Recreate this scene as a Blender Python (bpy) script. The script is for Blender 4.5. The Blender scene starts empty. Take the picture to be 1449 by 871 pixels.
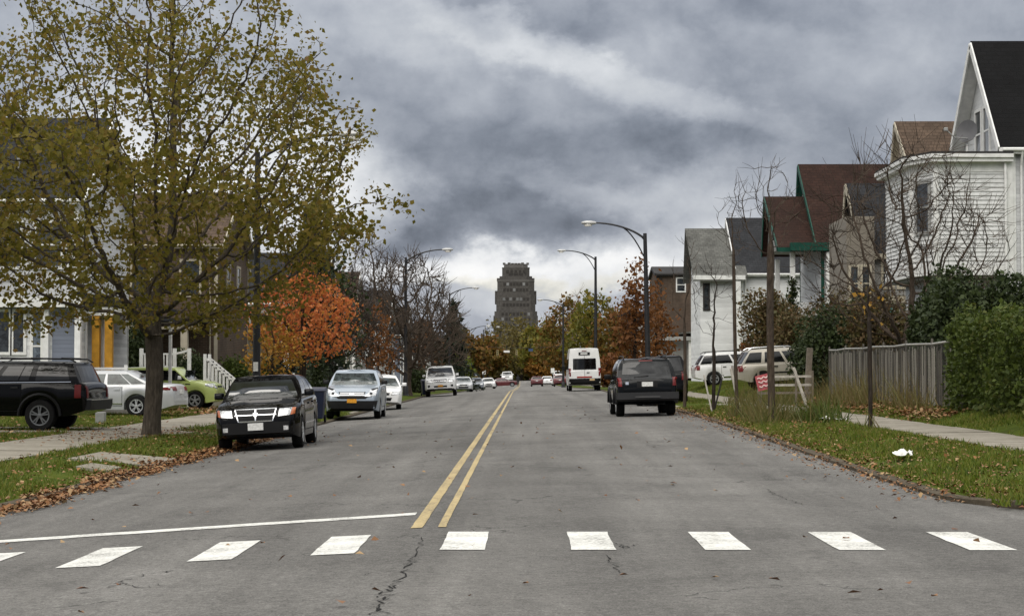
import bpy, bmesh, math, random
import numpy as np
from mathutils import Vector, Matrix
from mathutils.bvhtree import BVHTree

SC = bpy.context.scene
COL = SC.collection
R = math.radians
random.seed(7)
RNG = np.random.default_rng(7)

# ------------------------------------------------------------------ camera
F = 2600.0                      # focal length in photo pixels
EYE = Vector((0.0, 0.0, 1.65))
PITCH = math.atan(87.5 / F)
YAW = math.atan(17.5 / F)
CR = Matrix.Rotation(YAW, 3, 'Z') @ Matrix.Rotation(math.pi / 2 + PITCH, 3, 'X')


def P(px, py, Y):
    """point seen at photo pixel (px, py) at depth Y along the street -> (X, Z)"""
    d = CR @ Vector(((px - 724.5) / F, (435.5 - py) / F, -1.0))
    t = Y / d.y
    return EYE.x + d.x * t, EYE.z + d.z * t


def PX(px, Y):
    return P(px, 523, Y)[0]


def PZ(py, Y, px=742):
    return P(px, py, Y)[1]


cam = bpy.data.cameras.new('camera')
cam.sensor_width = 36.0
cam.lens = 36.0 * F / 1449.0
cam.clip_start = 0.1
cam.clip_end = 9000.0
camo = bpy.data.objects.new('camera', cam)
COL.objects.link(camo)
camo.location = EYE
camo.rotation_euler = (math.pi / 2 + PITCH, 0, YAW)
SC.camera = camo

# ------------------------------------------------------------------ materials
MATS = {}


class NT:
    def __init__(self, m):
        self.t = m.node_tree
        self.n = self.t.nodes
        self.l = self.t.links

    def link(self, a, b):
        self.l.new(a, b)

    def math(self, op, a, b=None, c=None, clamp=False):
        nd = self.n.new('ShaderNodeMath')
        nd.operation = op
        nd.use_clamp = clamp
        for i, v in enumerate((a, b, c)):
            if v is None:
                continue
            if isinstance(v, (int, float)):
                nd.inputs[i].default_value = v
            else:
                self.l.new(v, nd.inputs[i])
        return nd.outputs[0]

    def noise(self, vec, scale, detail=4, rough=0.55, dist=0.0):
        nd = self.n.new('ShaderNodeTexNoise')
        nd.inputs['Scale'].default_value = scale
        nd.inputs['Detail'].default_value = detail
        nd.inputs['Roughness'].default_value = rough
        nd.inputs['Distortion'].default_value = dist
        if vec is not None:
            self.l.new(vec, nd.inputs['Vector'])
        return nd.outputs['Fac']

    def ramp(self, fac, stops, interp='LINEAR'):
        nd = self.n.new('ShaderNodeValToRGB')
        cr = nd.color_ramp
        cr.interpolation = interp
        while len(cr.elements) < len(stops):
            cr.elements.new(0.5)
        for e, (p, c) in zip(cr.elements, stops):
            e.position = p
            e.color = (c[0], c[1], c[2], 1) if len(c) == 3 else c
        self.l.new(fac, nd.inputs['Fac'])
        return nd.outputs['Color']

    def mix(self, fac, a, b, blend='MIX'):
        nd = self.n.new('ShaderNodeMix')
        nd.data_type = 'RGBA'
        nd.blend_type = blend
        for sock, v in ((nd.inputs[0], fac), (nd.inputs[6], a), (nd.inputs[7], b)):
            if isinstance(v, (int, float)):
                sock.default_value = v
            elif isinstance(v, (tuple, list)):
                sock.default_value = (v[0], v[1], v[2], 1)
            else:
                self.l.new(v, sock)
        return nd.outputs[2]

    def mapping(self, vec, scale=(1, 1, 1), loc=(0, 0, 0), rot=(0, 0, 0)):
        nd = self.n.new('ShaderNodeMapping')
        nd.inputs['Scale'].default_value = scale
        nd.inputs['Location'].default_value = loc
        nd.inputs['Rotation'].default_value = rot
        self.l.new(vec, nd.inputs['Vector'])
        return nd.outputs[0]

    def pos(self):
        return self.n.new('ShaderNodeNewGeometry').outputs['Position']

    def obj(self):
        return self.n.new('ShaderNodeTexCoord').outputs['Object']

    def bump(self, h, strength, dist=0.02):
        nd = self.n.new('ShaderNodeBump')
        nd.inputs['Strength'].default_value = strength
        nd.inputs['Distance'].default_value = dist
        self.l.new(h, nd.inputs['Height'])
        return nd.outputs[0]


def newmat(name):
    m = bpy.data.materials.new(name)
    m.use_nodes = True
    nt = NT(m)
    b = nt.n.get('Principled BSDF')
    b.inputs['Specular IOR Level'].default_value = 0.15
    MATS[name] = m
    return m, nt, b


def plain(name, col, rough=0.6, metal=0.0, var=0.15, scale=3.0, coat=0.0, spec=0.5, bump=0.0, bscale=40, emit=0):
    """paint / metal / wood: base colour with uneven wear, optional bump"""
    if name in MATS:
        return MATS[name]
    m, nt, b = newmat(name)
    v = nt.obj()
    f = nt.noise(v, scale, 5, 0.6)
    lo = tuple(c * (1 - var) for c in col)
    hi = tuple(min(1, c * (1 + var)) for c in col)
    nt.link(nt.ramp(f, [(0.3, lo), (0.7, hi)]), b.inputs['Base Color'])
    b.inputs['Roughness'].default_value = rough
    b.inputs['Metallic'].default_value = metal
    b.inputs['Coat Weight'].default_value = coat
    b.inputs['Coat Roughness'].default_value = 0.04
    b.inputs['Specular IOR Level'].default_value = spec if rough < .5 or spec != 0.5 else 0.2
    if bump:
        nt.link(nt.bump(nt.noise(v, bscale, 4), bump), b.inputs['Normal'])
    if emit:
        b.inputs['Emission Color'].default_value = (*col, 1)
        b.inputs['Emission Strength'].default_value = emit
    return m


def siding(name, col, pitch=0.12, dirt=0.25):
    if name in MATS:
        return MATS[name]
    m, nt, b = newmat(name)
    p = nt.pos()
    sep = nt.n.new('ShaderNodeSeparateXYZ')
    nt.link(p, sep.inputs[0])
    fr = nt.math('FRACT', nt.math('DIVIDE', sep.outputs[2], pitch))
    n1 = nt.noise(nt.mapping(p, (0.6, 0.6, 2.2)), 1.3, 6, 0.65)
    rowv = nt.n.new('ShaderNodeTexWhiteNoise')
    rowv.noise_dimensions = '1D'
    nt.link(nt.math('FLOOR', nt.math('DIVIDE', sep.outputs[2], pitch)), rowv.inputs['W'])
    f = nt.math('ADD', nt.math('MULTIPLY', n1, 0.8), nt.math('MULTIPLY', rowv.outputs['Value'], 0.25))
    nt.link(nt.ramp(f, [(0.25, tuple(c * (1 - dirt) for c in col)), (0.75, col)]), b.inputs['Base Color'])
    b.inputs['Roughness'].default_value = 0.65
    h = nt.math('SUBTRACT', 1.0, fr)
    nt.link(nt.bump(h, 1.0, 0.05), b.inputs['Normal'])
    return m


def shingle(name, col, row=0.16):
    if name in MATS:
        return MATS[name]
    m, nt, b = newmat(name)
    p = nt.pos()
    sep = nt.n.new('ShaderNodeSeparateXYZ')
    nt.link(p, sep.inputs[0])
    cmb = nt.n.new('ShaderNodeCombineXYZ')
    nt.link(sep.outputs[0], cmb.inputs[0])
    nt.link(nt.math('ADD', sep.outputs[2], nt.math('MULTIPLY', sep.outputs[1], 0.03)), cmb.inputs[1])
    br = nt.n.new('ShaderNodeTexBrick')
    nt.link(cmb.outputs[0], br.inputs['Vector'])
    br.inputs['Scale'].default_value = 1.0
    br.inputs['Brick Width'].default_value = 0.32
    br.inputs['Row Height'].default_value = row
    br.inputs['Mortar Size'].default_value = 0.012
    br.inputs['Color1'].default_value = (*[c * 0.85 for c in col], 1)
    br.inputs['Color2'].default_value = (*[c * 1.18 for c in col], 1)
    br.inputs['Mortar'].default_value = (*[c * 0.6 for c in col], 1)
    n1 = nt.noise(p, 0.8, 6, 0.7)
    c = nt.mix(0.8, br.outputs['Color'], nt.ramp(n1, [(0.3, (0.55, 0.55, 0.55)), (0.7, (1.25, 1.25, 1.25))]), 'MULTIPLY')
    nt.link(c, b.inputs['Base Color'])
    b.inputs['Roughness'].default_value = 0.9
    nt.link(nt.bump(nt.math('ADD', br.outputs['Fac'], nt.noise(p, 30, 3)), 0.6, 0.03), b.inputs['Normal'])
    return m


def brick(name, c1, c2, mortar, sc=1.0):
    if name in MATS:
        return MATS[name]
    m, nt, b = newmat(name)
    p = nt.pos()
    sep = nt.n.new('ShaderNodeSeparateXYZ')
    nt.link(p, sep.inputs[0])
    cmb = nt.n.new('ShaderNodeCombineXYZ')
    nt.link(nt.math('ADD', sep.outputs[0], sep.outputs[1]), cmb.inputs[0])
    nt.link(sep.outputs[2], cmb.inputs[1])
    br = nt.n.new('ShaderNodeTexBrick')
    nt.link(cmb.outputs[0], br.inputs['Vector'])
    br.inputs['Scale'].default_value = sc
    br.inputs['Brick Width'].default_value = 0.24
    br.inputs['Row Height'].default_value = 0.08
    br.inputs['Mortar Size'].default_value = 0.01
    br.inputs['Color1'].default_value = (*c1, 1)
    br.inputs['Color2'].default_value = (*c2, 1)
    br.inputs['Mortar'].default_value = (*mortar, 1)
    n1 = nt.noise(p, 0.7, 6, 0.7)
    c = nt.mix(0.8, br.outputs['Color'], nt.ramp(n1, [(0.3, (0.6, 0.6, 0.6)), (0.7, (1.2, 1.2, 1.2))]), 'MULTIPLY')
    nt.link(c, b.inputs['Base Color'])
    b.inputs['Roughness'].default_value = 0.9
    nt.link(nt.bump(br.outputs['Fac'], -0.5, 0.02), b.inputs['Normal'])
    return m


def leafmat(name, stops, transl=0.35, rough=0.6):
    """leaves: each leaf island picks its own colour"""
    if name in MATS:
        return MATS[name]
    m, nt, b = newmat(name)
    g = nt.n.new('ShaderNodeNewGeometry')
    f = nt.math('ADD', nt.math('MULTIPLY', g.outputs['Random Per Island'], 0.7),
                nt.math('MULTIPLY', nt.noise(g.outputs['Position'], 0.9, 3), 0.55))
    f = nt.math('SUBTRACT', f, 0.12)
    k = len(stops)
    col = nt.ramp(f, [(0.05 + 0.9 * i / (k - 1), c) for i, c in enumerate(stops)])
    nt.link(col, b.inputs['Base Color'])
    b.inputs['Roughness'].default_value = rough
    b.inputs['Specular IOR Level'].default_value = 0.25
    if transl:
        tr = nt.n.new('ShaderNodeBsdfTranslucent')
        nt.link(col, tr.inputs['Color'])
        mx = nt.n.new('ShaderNodeMixShader')
        mx.inputs[0].default_value = transl
        nt.link(b.outputs[0], mx.inputs[1])
        nt.link(tr.outputs[0], mx.inputs[2])
        nt.link(mx.outputs[0], nt.n.get('Material Output').inputs['Surface'])
    return m


def bark(name, col, scale=6):
    if name in MATS:
        return MATS[name]
    m, nt, b = newmat(name)
    p = nt.pos()
    f = nt.noise(nt.mapping(p, (3, 3, 0.7)), scale, 6, 0.7)
    nt.link(nt.ramp(f, [(0.3, tuple(c * 0.45 for c in col)), (0.5, col), (0.72, tuple(c * 1.7 for c in col))]), b.inputs['Base Color'])
    b.inputs['Roughness'].default_value = 0.95
    nt.link(nt.bump(f, 1.0, 0.05), b.inputs['Normal'])
    return m


# ------------------------------------------------------------------ mesh builder
class MB:
    def __init__(self):
        self.v = []
        self.f = []
        self.m = []
        self.mi = 0

    def add(self, vs, fs):
        o = len(self.v)
        self.v.extend([tuple(p) for p in vs])
        for f in fs:
            self.f.append(tuple(i + o for i in f))
            self.m.append(self.mi)
        return self

    def hexa(self, p):
        return self.add(p, [(0, 3, 2, 1), (4, 5, 6, 7), (0, 1, 5, 4), (1, 2, 6, 5), (2, 3, 7, 6), (3, 0, 4, 7)])

    def box(self, x0, x1, y0, y1, z0, z1):
        return self.hexa([(x0, y0, z0), (x1, y0, z0), (x1, y1, z0), (x0, y1, z0),
                          (x0, y0, z1), (x1, y0, z1), (x1, y1, z1), (x0, y1, z1)])

    def bar(self, p, q, w, h=None, up=(0, 0, 1)):
        h = h or w
        p, q = Vector(p), Vector(q)
        d = (q - p).normalized()
        u = Vector(up)
        if abs(d.dot(u)) > 0.99:
            u = Vector((1, 0, 0))
        s = d.cross(u).normalized() * (w / 2)
        t = s.cross(d).normalized() * (h / 2)
        return self.hexa([p - s - t, p + s - t, p + s + t, p - s + t, q - s - t, q + s - t, q + s + t, q - s + t])

    def prism(self, poly, fn, a0, a1):
        """poly of 2d points, fn(u, v, a) -> 3d"""
        n = len(poly)
        vs = [fn(u, v, a0) for u, v in poly] + [fn(u, v, a1) for u, v in poly]
        fs = [tuple(range(n))[::-1], tuple(range(n, 2 * n))]
        fs += [(i, (i + 1) % n, n + (i + 1) % n, n + i) for i in range(n)]
        return self.add(vs, fs)

    def tube(self, pts, rad, n=6, cap=True):
        pts = [Vector(p) for p in pts]
        vs = []
        ref = Vector((0.31, 0.94, 0.12))
        for i, p in enumerate(pts):
            d = (pts[min(i + 1, len(pts) - 1)] - pts[max(i - 1, 0)])
            d = d.normalized() if d.length > 1e-9 else Vector((0, 0, 1))
            a = d.cross(ref)
            if a.length < 1e-3:
                a = d.cross(Vector((1, 0, 0)))
            a.normalize()
            b = d.cross(a)
            ref = b.cross(d) * -1 if False else ref
            r = rad[i] if isinstance(rad, (list, tuple)) else rad
            for k in range(n):
                t = 2 * math.pi * k / n
                vs.append(p + a * (math.cos(t) * r) + b * (math.sin(t) * r))
        fs = []
        for i in range(len(pts) - 1):
            for k in range(n):
                fs.append((i * n + k, i * n + (k + 1) % n, (i + 1) * n + (k + 1) % n, (i + 1) * n + k))
        if cap:
            fs.append(tuple(range(n))[::-1])
            o = (len(pts) - 1) * n
            fs.append(tuple(range(o, o + n)))
        return self.add(vs, fs)

    def lathe(self, prof, fn, n=24, cap=True):
        """prof of (r, a); fn(cos*r, sin*r, a) -> 3d"""
        vs = []
        for r, a in prof:
            for k in range(n):
                t = 2 * math.pi * k / n
                vs.append(fn(r * math.cos(t), r * math.sin(t), a))
        fs = []
        for i in range(len(prof) - 1):
            for k in range(n):
                fs.append((i * n + k, i * n + (k + 1) % n, (i + 1) * n + (k + 1) % n, (i + 1) * n + k))
        if cap:
            fs.append(tuple(range(n))[::-1])
            o = (len(prof) - 1) * n
            fs.append(tuple(range(o, o + n)))
        return self.add(vs, fs)

    def build(self, name, mats, parent=None, sharp=None, bevel=0.0, fix=True):
        me = bpy.data.meshes.new(name)
        me.from_pydata(self.v, [], self.f)
        for mm in (mats if isinstance(mats, (list, tuple)) else [mats]):
            me.materials.append(mm)
        if any(self.m):
            me.polygons.foreach_set('material_index', self.m)
        if fix or bevel:
            bm = bmesh.new()
            bm.from_mesh(me)
            if bevel:
                bmesh.ops.bevel(bm, geom=[e for e in bm.edges if len(e.link_faces) == 2 and e.calc_face_angle(0) > 0.5],
                                offset=bevel, segments=2, profile=0.5, affect='EDGES', clamp_overlap=True)
            if fix:
                bmesh.ops.recalc_face_normals(bm, faces=bm.faces[:])
            bm.to_mesh(me)
            bm.free()
        if sharp is not None:
            me.polygons.foreach_set('use_smooth', [True] * len(me.polygons))
            me.set_sharp_from_angle(angle=R(sharp))
        me.update()
        o = bpy.data.objects.new(name, me)
        COL.objects.link(o)
        if parent:
            o.parent = parent
        return o


def quads(name, V, mat, parent=None, nv=4):
    """mesh of loose nv-gons from an (n, nv, 3) array"""
    V = np.asarray(V, dtype=np.float32)
    n = len(V)
    me = bpy.data.meshes.new(name)
    me.vertices.add(n * nv)
    me.vertices.foreach_set('co', V.reshape(-1))
    me.loops.add(n * nv)
    me.loops.foreach_set('vertex_index', np.arange(n * nv, dtype=np.int32))
    me.polygons.add(n)
    me.polygons.foreach_set('loop_start', np.arange(0, n * nv, nv, dtype=np.int32))
    me.materials.append(mat)
    me.update(calc_edges=True)
    o = bpy.data.objects.new(name, me)
    COL.objects.link(o)
    if parent:
        o.parent = parent
    return o


def tag(o, label=None, cat=None, group=None, kind=None):
    if label:
        o['label'] = label
    if cat:
        o['category'] = cat
    if group:
        o['group'] = group
    if kind:
        o['kind'] = kind
    return o


def thing(name, label, cat, loc=(0, 0, 0), rz=0.0, group=None):
    o = bpy.data.objects.new(name, None)
    o.empty_display_size = 0.3
    COL.objects.link(o)
    o.location = loc
    o.rotation_euler = (0, 0, rz)
    return tag(o, label, cat, group)


def dup(root, loc, rz=None, label=None, group=None, scale=None):
    r = root.copy()
    COL.objects.link(r)
    r.location = loc
    if rz is not None:
        r.rotation_euler = (0, 0, rz)
    if scale:
        r.scale = (scale,) * 3 if isinstance(scale, (int, float)) else scale
    if label:
        r['label'] = label
    if group:
        r['group'] = group
    for ch in list(root.children):
        c = ch.copy()
        COL.objects.link(c)
        c.parent = r
        for g in list(ch.children):
            d = g.copy()
            COL.objects.link(d)
            d.parent = c
    return r


def lerp_tab(tab, x):
    if x <= tab[0][0]:
        return tab[0][1]
    for (a, fa), (b, fb) in zip(tab, tab[1:]):
        if x <= b:
            return fa + (fb - fa) * (x - a) / (b - a)
    return tab[-1][1]


# ------------------------------------------------------------------ terrain heights
DROP = [(0, 0), (125, 0), (185, -0.5), (292, -1.15), (318, -0.6), (345, -0.6), (400, -4.5), (700, -11), (1200, -15), (9000, -25)]


def drop(Y):
    return lerp_tab(DROP, Y)


def zr_(Y):
    return 0.2 + 0.13 * min(1, max(0, (Y - 25) / 25))


def xl(Y):                      # left kerb line
    if Y >= 21:
        return -6.4
    if Y <= 17.5:
        return -40.0
    t = (21 - Y) / 3.5
    return -6.4 - 3.5 * (1 - math.sqrt(max(0, 1 - t * t)))


def xr(Y):                      # right kerb line
    if Y >= 21:
        return 4.68 + 0.17 * min(1, max(0, (Y - 22) / 22))
    if Y <= 17.5:
        return 40.0
    t = (21 - Y) / 3.5
    return 4.68 + 3.5 * (1 - math.sqrt(max(0, 1 - t * t)))


def zroad(X, Y):
    if X < -0.8:
        z = 0.2 + (X + 0.8) * 0.05
        z = max(z, -0.2)
    elif X > 5:
        z = zr_(Y)
    else:
        z = 0.2 + (zr_(Y) - 0.2) * (X + 0.8) / 5.6
    return z + drop(Y)


def zland(X, Y):
    if X < 0:
        z = lerp_tab([(-400, 0.6), (-60, 0.3), (-14, 0.15), (-10.7, 0.13), (-8.8, 0.11), (-7.2, 0.06), (-6.4, -0.05)], X)
    else:
        z = lerp_tab([(xr(max(Y, 21)), zr_(Y) + 0.03), (5.6, zr_(Y) + 0.10), (7.2, 0.45), (8.8, 0.47), (9.8, 0.8), (15, 1.1), (60, 1.3), (400, 1.6)], X)
    return z + drop(Y)


def zg(X, Y):
    return zroad(X, Y) if xl(Y) <= X <= xr(Y) else zland(X, Y)
# ------------------------------------------------------------------ world and sun
SUN_EL, SUN_AZ = 48.0, 205.0        # azimuth measured clockwise from +Y
w = bpy.data.worlds.new("World")
SC.world = w
w.use_nodes = True
nt = NT(w)
bg = nt.n.get('Background')
sky = nt.n.new('ShaderNodeTexSky')
sky.sky_type = 'NISHITA'
sky.sun_disc = False
sky.sun_elevation = R(SUN_EL)
sky.sun_rotation = R(SUN_AZ)
sky.air_density = 1.5
sky.dust_density = 3
tc = nt.n.new('ShaderNodeTexCoord').outputs['Generated']
sep = nt.n.new('ShaderNodeSeparateXYZ')
nt.link(tc, sep.inputs[0])
dx, dy, dz = sep.outputs
# cloud coordinates: sideways stretched, sheared so that streaks climb to the left
n_big = nt.noise(nt.mapping(tc, (7.5, 5, 11), rot=(0, R(-4), 0)), 1.0, 9, 0.60, 0.1)
n_mid = nt.noise(nt.mapping(tc, (24, 12, 27), loc=(3.1, 1, 0.4), rot=(0, R(-4), 0)), 1.0, 9, 0.64, 0.15)
n_bil = nt.math('ABSOLUTE', nt.math('SUBTRACT', nt.math('MULTIPLY', nt.noise(nt.mapping(tc, (14, 9, 17), loc=(5, 3, 9), rot=(0, R(-6), 0)), 1.0, 7, 0.55, 0.2), 2.0), 1.0))
n_w = nt.noise(nt.mapping(tc, (13, 9, 20), loc=(7, 2, 5)), 1.0, 7, 0.6)
n_w2 = nt.noise(nt.mapping(tc, (13, 9, 20), loc=(1, 8, 2)), 1.0, 7, 0.6)
wx = nt.math('ADD', dx, nt.math('MULTIPLY', nt.math('SUBTRACT', n_w, 0.5), 0.17))
wz = nt.math('ADD', dz, nt.math('MULTIPLY', nt.math('SUBTRACT', n_w2, 0.5), 0.062))


def blob(px, py, rx, ry, rot=0):
    u0, v0 = (px - 742) / F, (523 - py) / F
    a = nt.math('SUBTRACT', wx, u0)
    b = nt.math('SUBTRACT', wz, v0)
    c, s = math.cos(R(rot)), math.sin(R(rot))
    p = nt.math('DIVIDE', nt.math('ADD', nt.math('MULTIPLY', a, c), nt.math('MULTIPLY', b, s)), rx / F)
    q = nt.math('DIVIDE', nt.math('SUBTRACT', nt.math('MULTIPLY', b, c), nt.math('MULTIPLY', a, s)), ry / F)
    e = nt.math('ADD', nt.math('MULTIPLY', p, p), nt.math('MULTIPLY', q, q))
    e = nt.math('MULTIPLY', e, e)
    return nt.math('POWER', 2.718, nt.math('MULTIPLY', e, -1.0))


lum = nt.math('ADD', 0.385, nt.math('MULTIPLY', nt.math('SUBTRACT', n_big, 0.5), 0.52))
lum = nt.math('ADD', lum, nt.math('MULTIPLY', nt.math('SUBTRACT', n_mid, 0.5), 0.24))
lum = nt.math('ADD', lum, nt.math('MULTIPLY', nt.math('SUBTRACT', n_bil, 0.3), 0.20))
BLOBS = [(560, 50, 130, 60, -12, 0.10), (720, 45, 170, 34, -20, 0.17), (900, 120, 260, 32, -14, 0.14), (985, 20, 250, 30, 0, -0.07),
         (540, 150, 170, 50, -14, -0.07), (800, 215, 300, 40, 6, -0.08), (1060, 205, 210, 60, 0, -0.03),
         (690, 312, 230, 46, 3, -0.17), (590, 295, 70, 26, 0, 0.07), (930, 285, 160, 34, -10, 0.09), (1060, 340, 160, 30, 0, 0.08), (1050, 300, 170, 50, 0, 0.06),
         (610, 384, 230, 26, 2, 0.24), (800, 390, 320, 28, 0, 0.22), (1000, 370, 240, 40, 0, 0.24),
         (640, 440, 200, 20, 0, 0.10), (800, 436, 160, 20, 0, 0.04),
         (250, 290, 300, 150, 0, 0.42), (230, 60, 300, 100, 0, 0.08)]
for px, py, rx, ry, rot, amp in BLOBS:
    lum = nt.math('ADD', lum, nt.math('MULTIPLY', blob(px, py, rx, ry, rot), amp))
lum = nt.math('MAXIMUM', lum, 0.13)
# darker clouds are bluer, thin bright ones neutral
tint = nt.ramp(lum, [(0.12, (0.80, 0.92, 1.20)), (0.34, (0.90, 0.97, 1.13)), (0.55, (0.95, 0.99, 1.06)), (0.9, (1, 1, 1))])
cream = nt.mix(nt.math('MULTIPLY', blob(770, 404, 150, 11, 1), 0.6), (1, 1, 1), (1.12, 1.05, 0.86))
tint = nt.mix(1.0, tint, cream, 'MULTIPLY')
up = nt.n.new('ShaderNodeMapRange')
nt.link(dz, up.inputs['Value'])
up.inputs['From Min'].default_value = 0.2
up.inputs['From Max'].default_value = 0.45
cl = nt.mix(up.outputs[0], tint, (1.0, 0.99, 0.96))
vm = nt.n.new('ShaderNodeVectorMath')
vm.operation = 'SCALE'
nt.link(cl, vm.inputs[0])
# an overcast sky is brightest overhead
gain = nt.n.new('ShaderNodeMapRange')
nt.link(dz, gain.inputs['Value'])
gain.inputs['From Min'].default_value = 0.2
gain.inputs['From Max'].default_value = 0.75
gain.inputs['To Min'].default_value = 1.0
gain.inputs['To Max'].default_value = 4.2
nt.link(nt.math('MULTIPLY', nt.math('MULTIPLY', lum, gain.outputs[0]), 10.0), vm.inputs['Scale'])
nt.link(nt.mix(0.06, vm.outputs[0], sky.outputs[0]), bg.inputs['Color'])
bg.inputs['Strength'].default_value = 0.1

sl = bpy.data.lights.new('sun', 'SUN')
sl.energy = 1.5
sl.angle = R(50)
sl.color = (1.0, 0.95, 0.88)
so = bpy.data.objects.new('sun', sl)
COL.objects.link(so)
sd = Vector((math.sin(R(SUN_AZ)) * math.cos(R(SUN_EL)), math.cos(R(SUN_AZ)) * math.cos(R(SUN_EL)), math.sin(R(SUN_EL))))
so.rotation_euler = sd.to_track_quat('Z', 'Y').to_euler()
so.location = (0, 0, 60)

vs_ = SC.view_settings
vs_.view_transform = 'Standard'
vs_.look = 'None'
vs_.gamma = 1
vs_.exposure = 0.18
SC.cycles.max_bounces = 6
SC.cycles.transparent_max_bounces = 6

# ------------------------------------------------------------------ ground materials
m, nt, b = newmat('asphalt')
p = nt.pos()
sep = nt.n.new('ShaderNodeSeparateXYZ')
nt.link(p, sep.inputs[0])
fine = nt.noise(p, 60, 2, 0.9)
grit = nt.noise(p, 14, 4, 0.85)
big = nt.noise(nt.mapping(p, (0.8, 0.12, 1)), 1.0, 6, 0.62)
patch_n = nt.noise(nt.mapping(p, (0.25, 0.3, 1), loc=(4, 9, 0)), 1.0, 7, 0.7, 0.6)
v = nt.math('ADD', nt.math('MULTIPLY', fine, 0.75), nt.math('MULTIPLY', grit, 0.50))
v = nt.math('SUBTRACT', v, 0.205)
v = nt.math('ADD', v, nt.math('MULTIPLY', big, 0.26))
v = nt.math('ADD', v, nt.math('MULTIPLY', nt.math('SUBTRACT', patch_n, 0.15), 0.34))
lane = nt.noise(nt.mapping(p, (1.3, 0.035, 1), loc=(9, 0, 0)), 1.0, 5, 0.6)
v = nt.math('ADD', v, nt.math('MULTIPLY', nt.math('SUBTRACT', lane, 0.5), 0.30))
col = nt.ramp(v, [(0.38, (0.042, 0.040, 0.037)), (0.62, (0.130, 0.125, 0.117)), (0.82, (0.25, 0.241, 0.225)), (1.0, (0.42, 0.41, 0.39))])
# fine crack web in worn places
vor = nt.n.new('ShaderNodeTexVoronoi')
vor.feature = 'DISTANCE_TO_EDGE'
vor.inputs['Scale'].default_value = 0.55
wv = nt.n.new('ShaderNodeVectorMath')
wv.operation = 'ADD'
nz = nt.n.new('ShaderNodeTexNoise')
nz.inputs['Scale'].default_value = 2.2
nz.inputs['Detail'].default_value = 6
nt.link(p, nz.inputs['Vector'])
nt.link(p, wv.inputs[0])
nt.link(nz.outputs['Color'], wv.inputs[1])
nt.link(wv.outputs[0], vor.inputs['Vector'])
ck = nt.math('LESS_THAN', vor.outputs['Distance'], 0.008)
ck = nt.math('MULTIPLY', ck, nt.math('GREATER_THAN', nt.noise(p, 0.23, 3), 0.56))
col = nt.mix(nt.math('MULTIPLY', ck, 0.6), col, (0.03, 0.029, 0.028))
# oil and tyre darkening stains along the middle of each lane
st = nt.math('MULTIPLY', nt.math('GREATER_THAN', nt.noise(nt.mapping(p, (0.9, 0.35, 1), loc=(2, 5, 0)), 1.0, 6, 0.7), 0.60), 0.22)
col = nt.mix(st, col, (0.055, 0.053, 0.05))
nt.link(col, b.inputs['Base Color'])
b.inputs['Roughness'].default_value = 0.85
b.inputs['Specular IOR Level'].default_value = 0.2
nt.link(nt.bump(nt.math('ADD', fine, grit), 0.8, 0.03), b.inputs['Normal'])


def groundmat(name, stops, sc, rough=0.95, bump=0.5):
    m, nt, b = newmat(name)
    p = nt.pos()
    f = nt.math('ADD', nt.math('MULTIPLY', nt.noise(p, sc, 6, 0.7), 0.6), nt.math('MULTIPLY', nt.noise(p, sc * 9, 4, 0.7), 0.4))
    nt.link(nt.ramp(f, [(0.3 + 0.4 * i / (len(stops) - 1), c) for i, c in enumerate(stops)]), b.inputs['Base Color'])
    b.inputs['Roughness'].default_value = rough
    b.inputs['Specular IOR Level'].default_value = 0.08
    nt.link(nt.bump(f, bump, 0.04), b.inputs['Normal'])
    return m


M_EARTH = groundmat('lawn_soil', [(0.050, 0.038, 0.012), (0.040, 0.058, 0.007), (0.070, 0.090, 0.010), (0.11, 0.090, 0.028)], 0.8)
M_CONC = groundmat('concrete', [(0.15, 0.135, 0.108), (0.25, 0.228, 0.188), (0.34, 0.315, 0.265)], 1.2, 0.9, 0.2)
M_KERB = groundmat('kerb_stone', [(0.045, 0.036, 0.026), (0.085, 0.070, 0.050), (0.14, 0.12, 0.09)], 2.5, 0.9, 0.3)
M_FAR = groundmat('far_ground', [(0.04, 0.04, 0.015), (0.06, 0.065, 0.02), (0.08, 0.06, 0.03)], 0.05)


def sheet(name, fa, fb, Ys, zf, mat, nc=8, dz=0.0, cols=None):
    """a strip of ground between the lines fa(Y) and fb(Y)"""
    V, Fc = [], []
    for Y in Ys:
        a, c = fa(Y), fb(Y)
        xs = [a + (c - a) * (i / nc) for i in range(nc + 1)] if cols is None else [a] + [min(max(q, a), c) for q in cols] + [c]
        for x in xs:
            V.append((x, Y, zf(x, Y) + dz))
    nc = len(xs) - 1
    for j in range(len(Ys) - 1):
        for i in range(nc):
            k = j * (nc + 1) + i
            Fc.append((k, k + 1, k + nc + 2, k + nc + 1))
    mb = MB().add(V, Fc)
    o = mb.build(name, mat, sharp=50)
    return tag(o, kind='structure')


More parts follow.
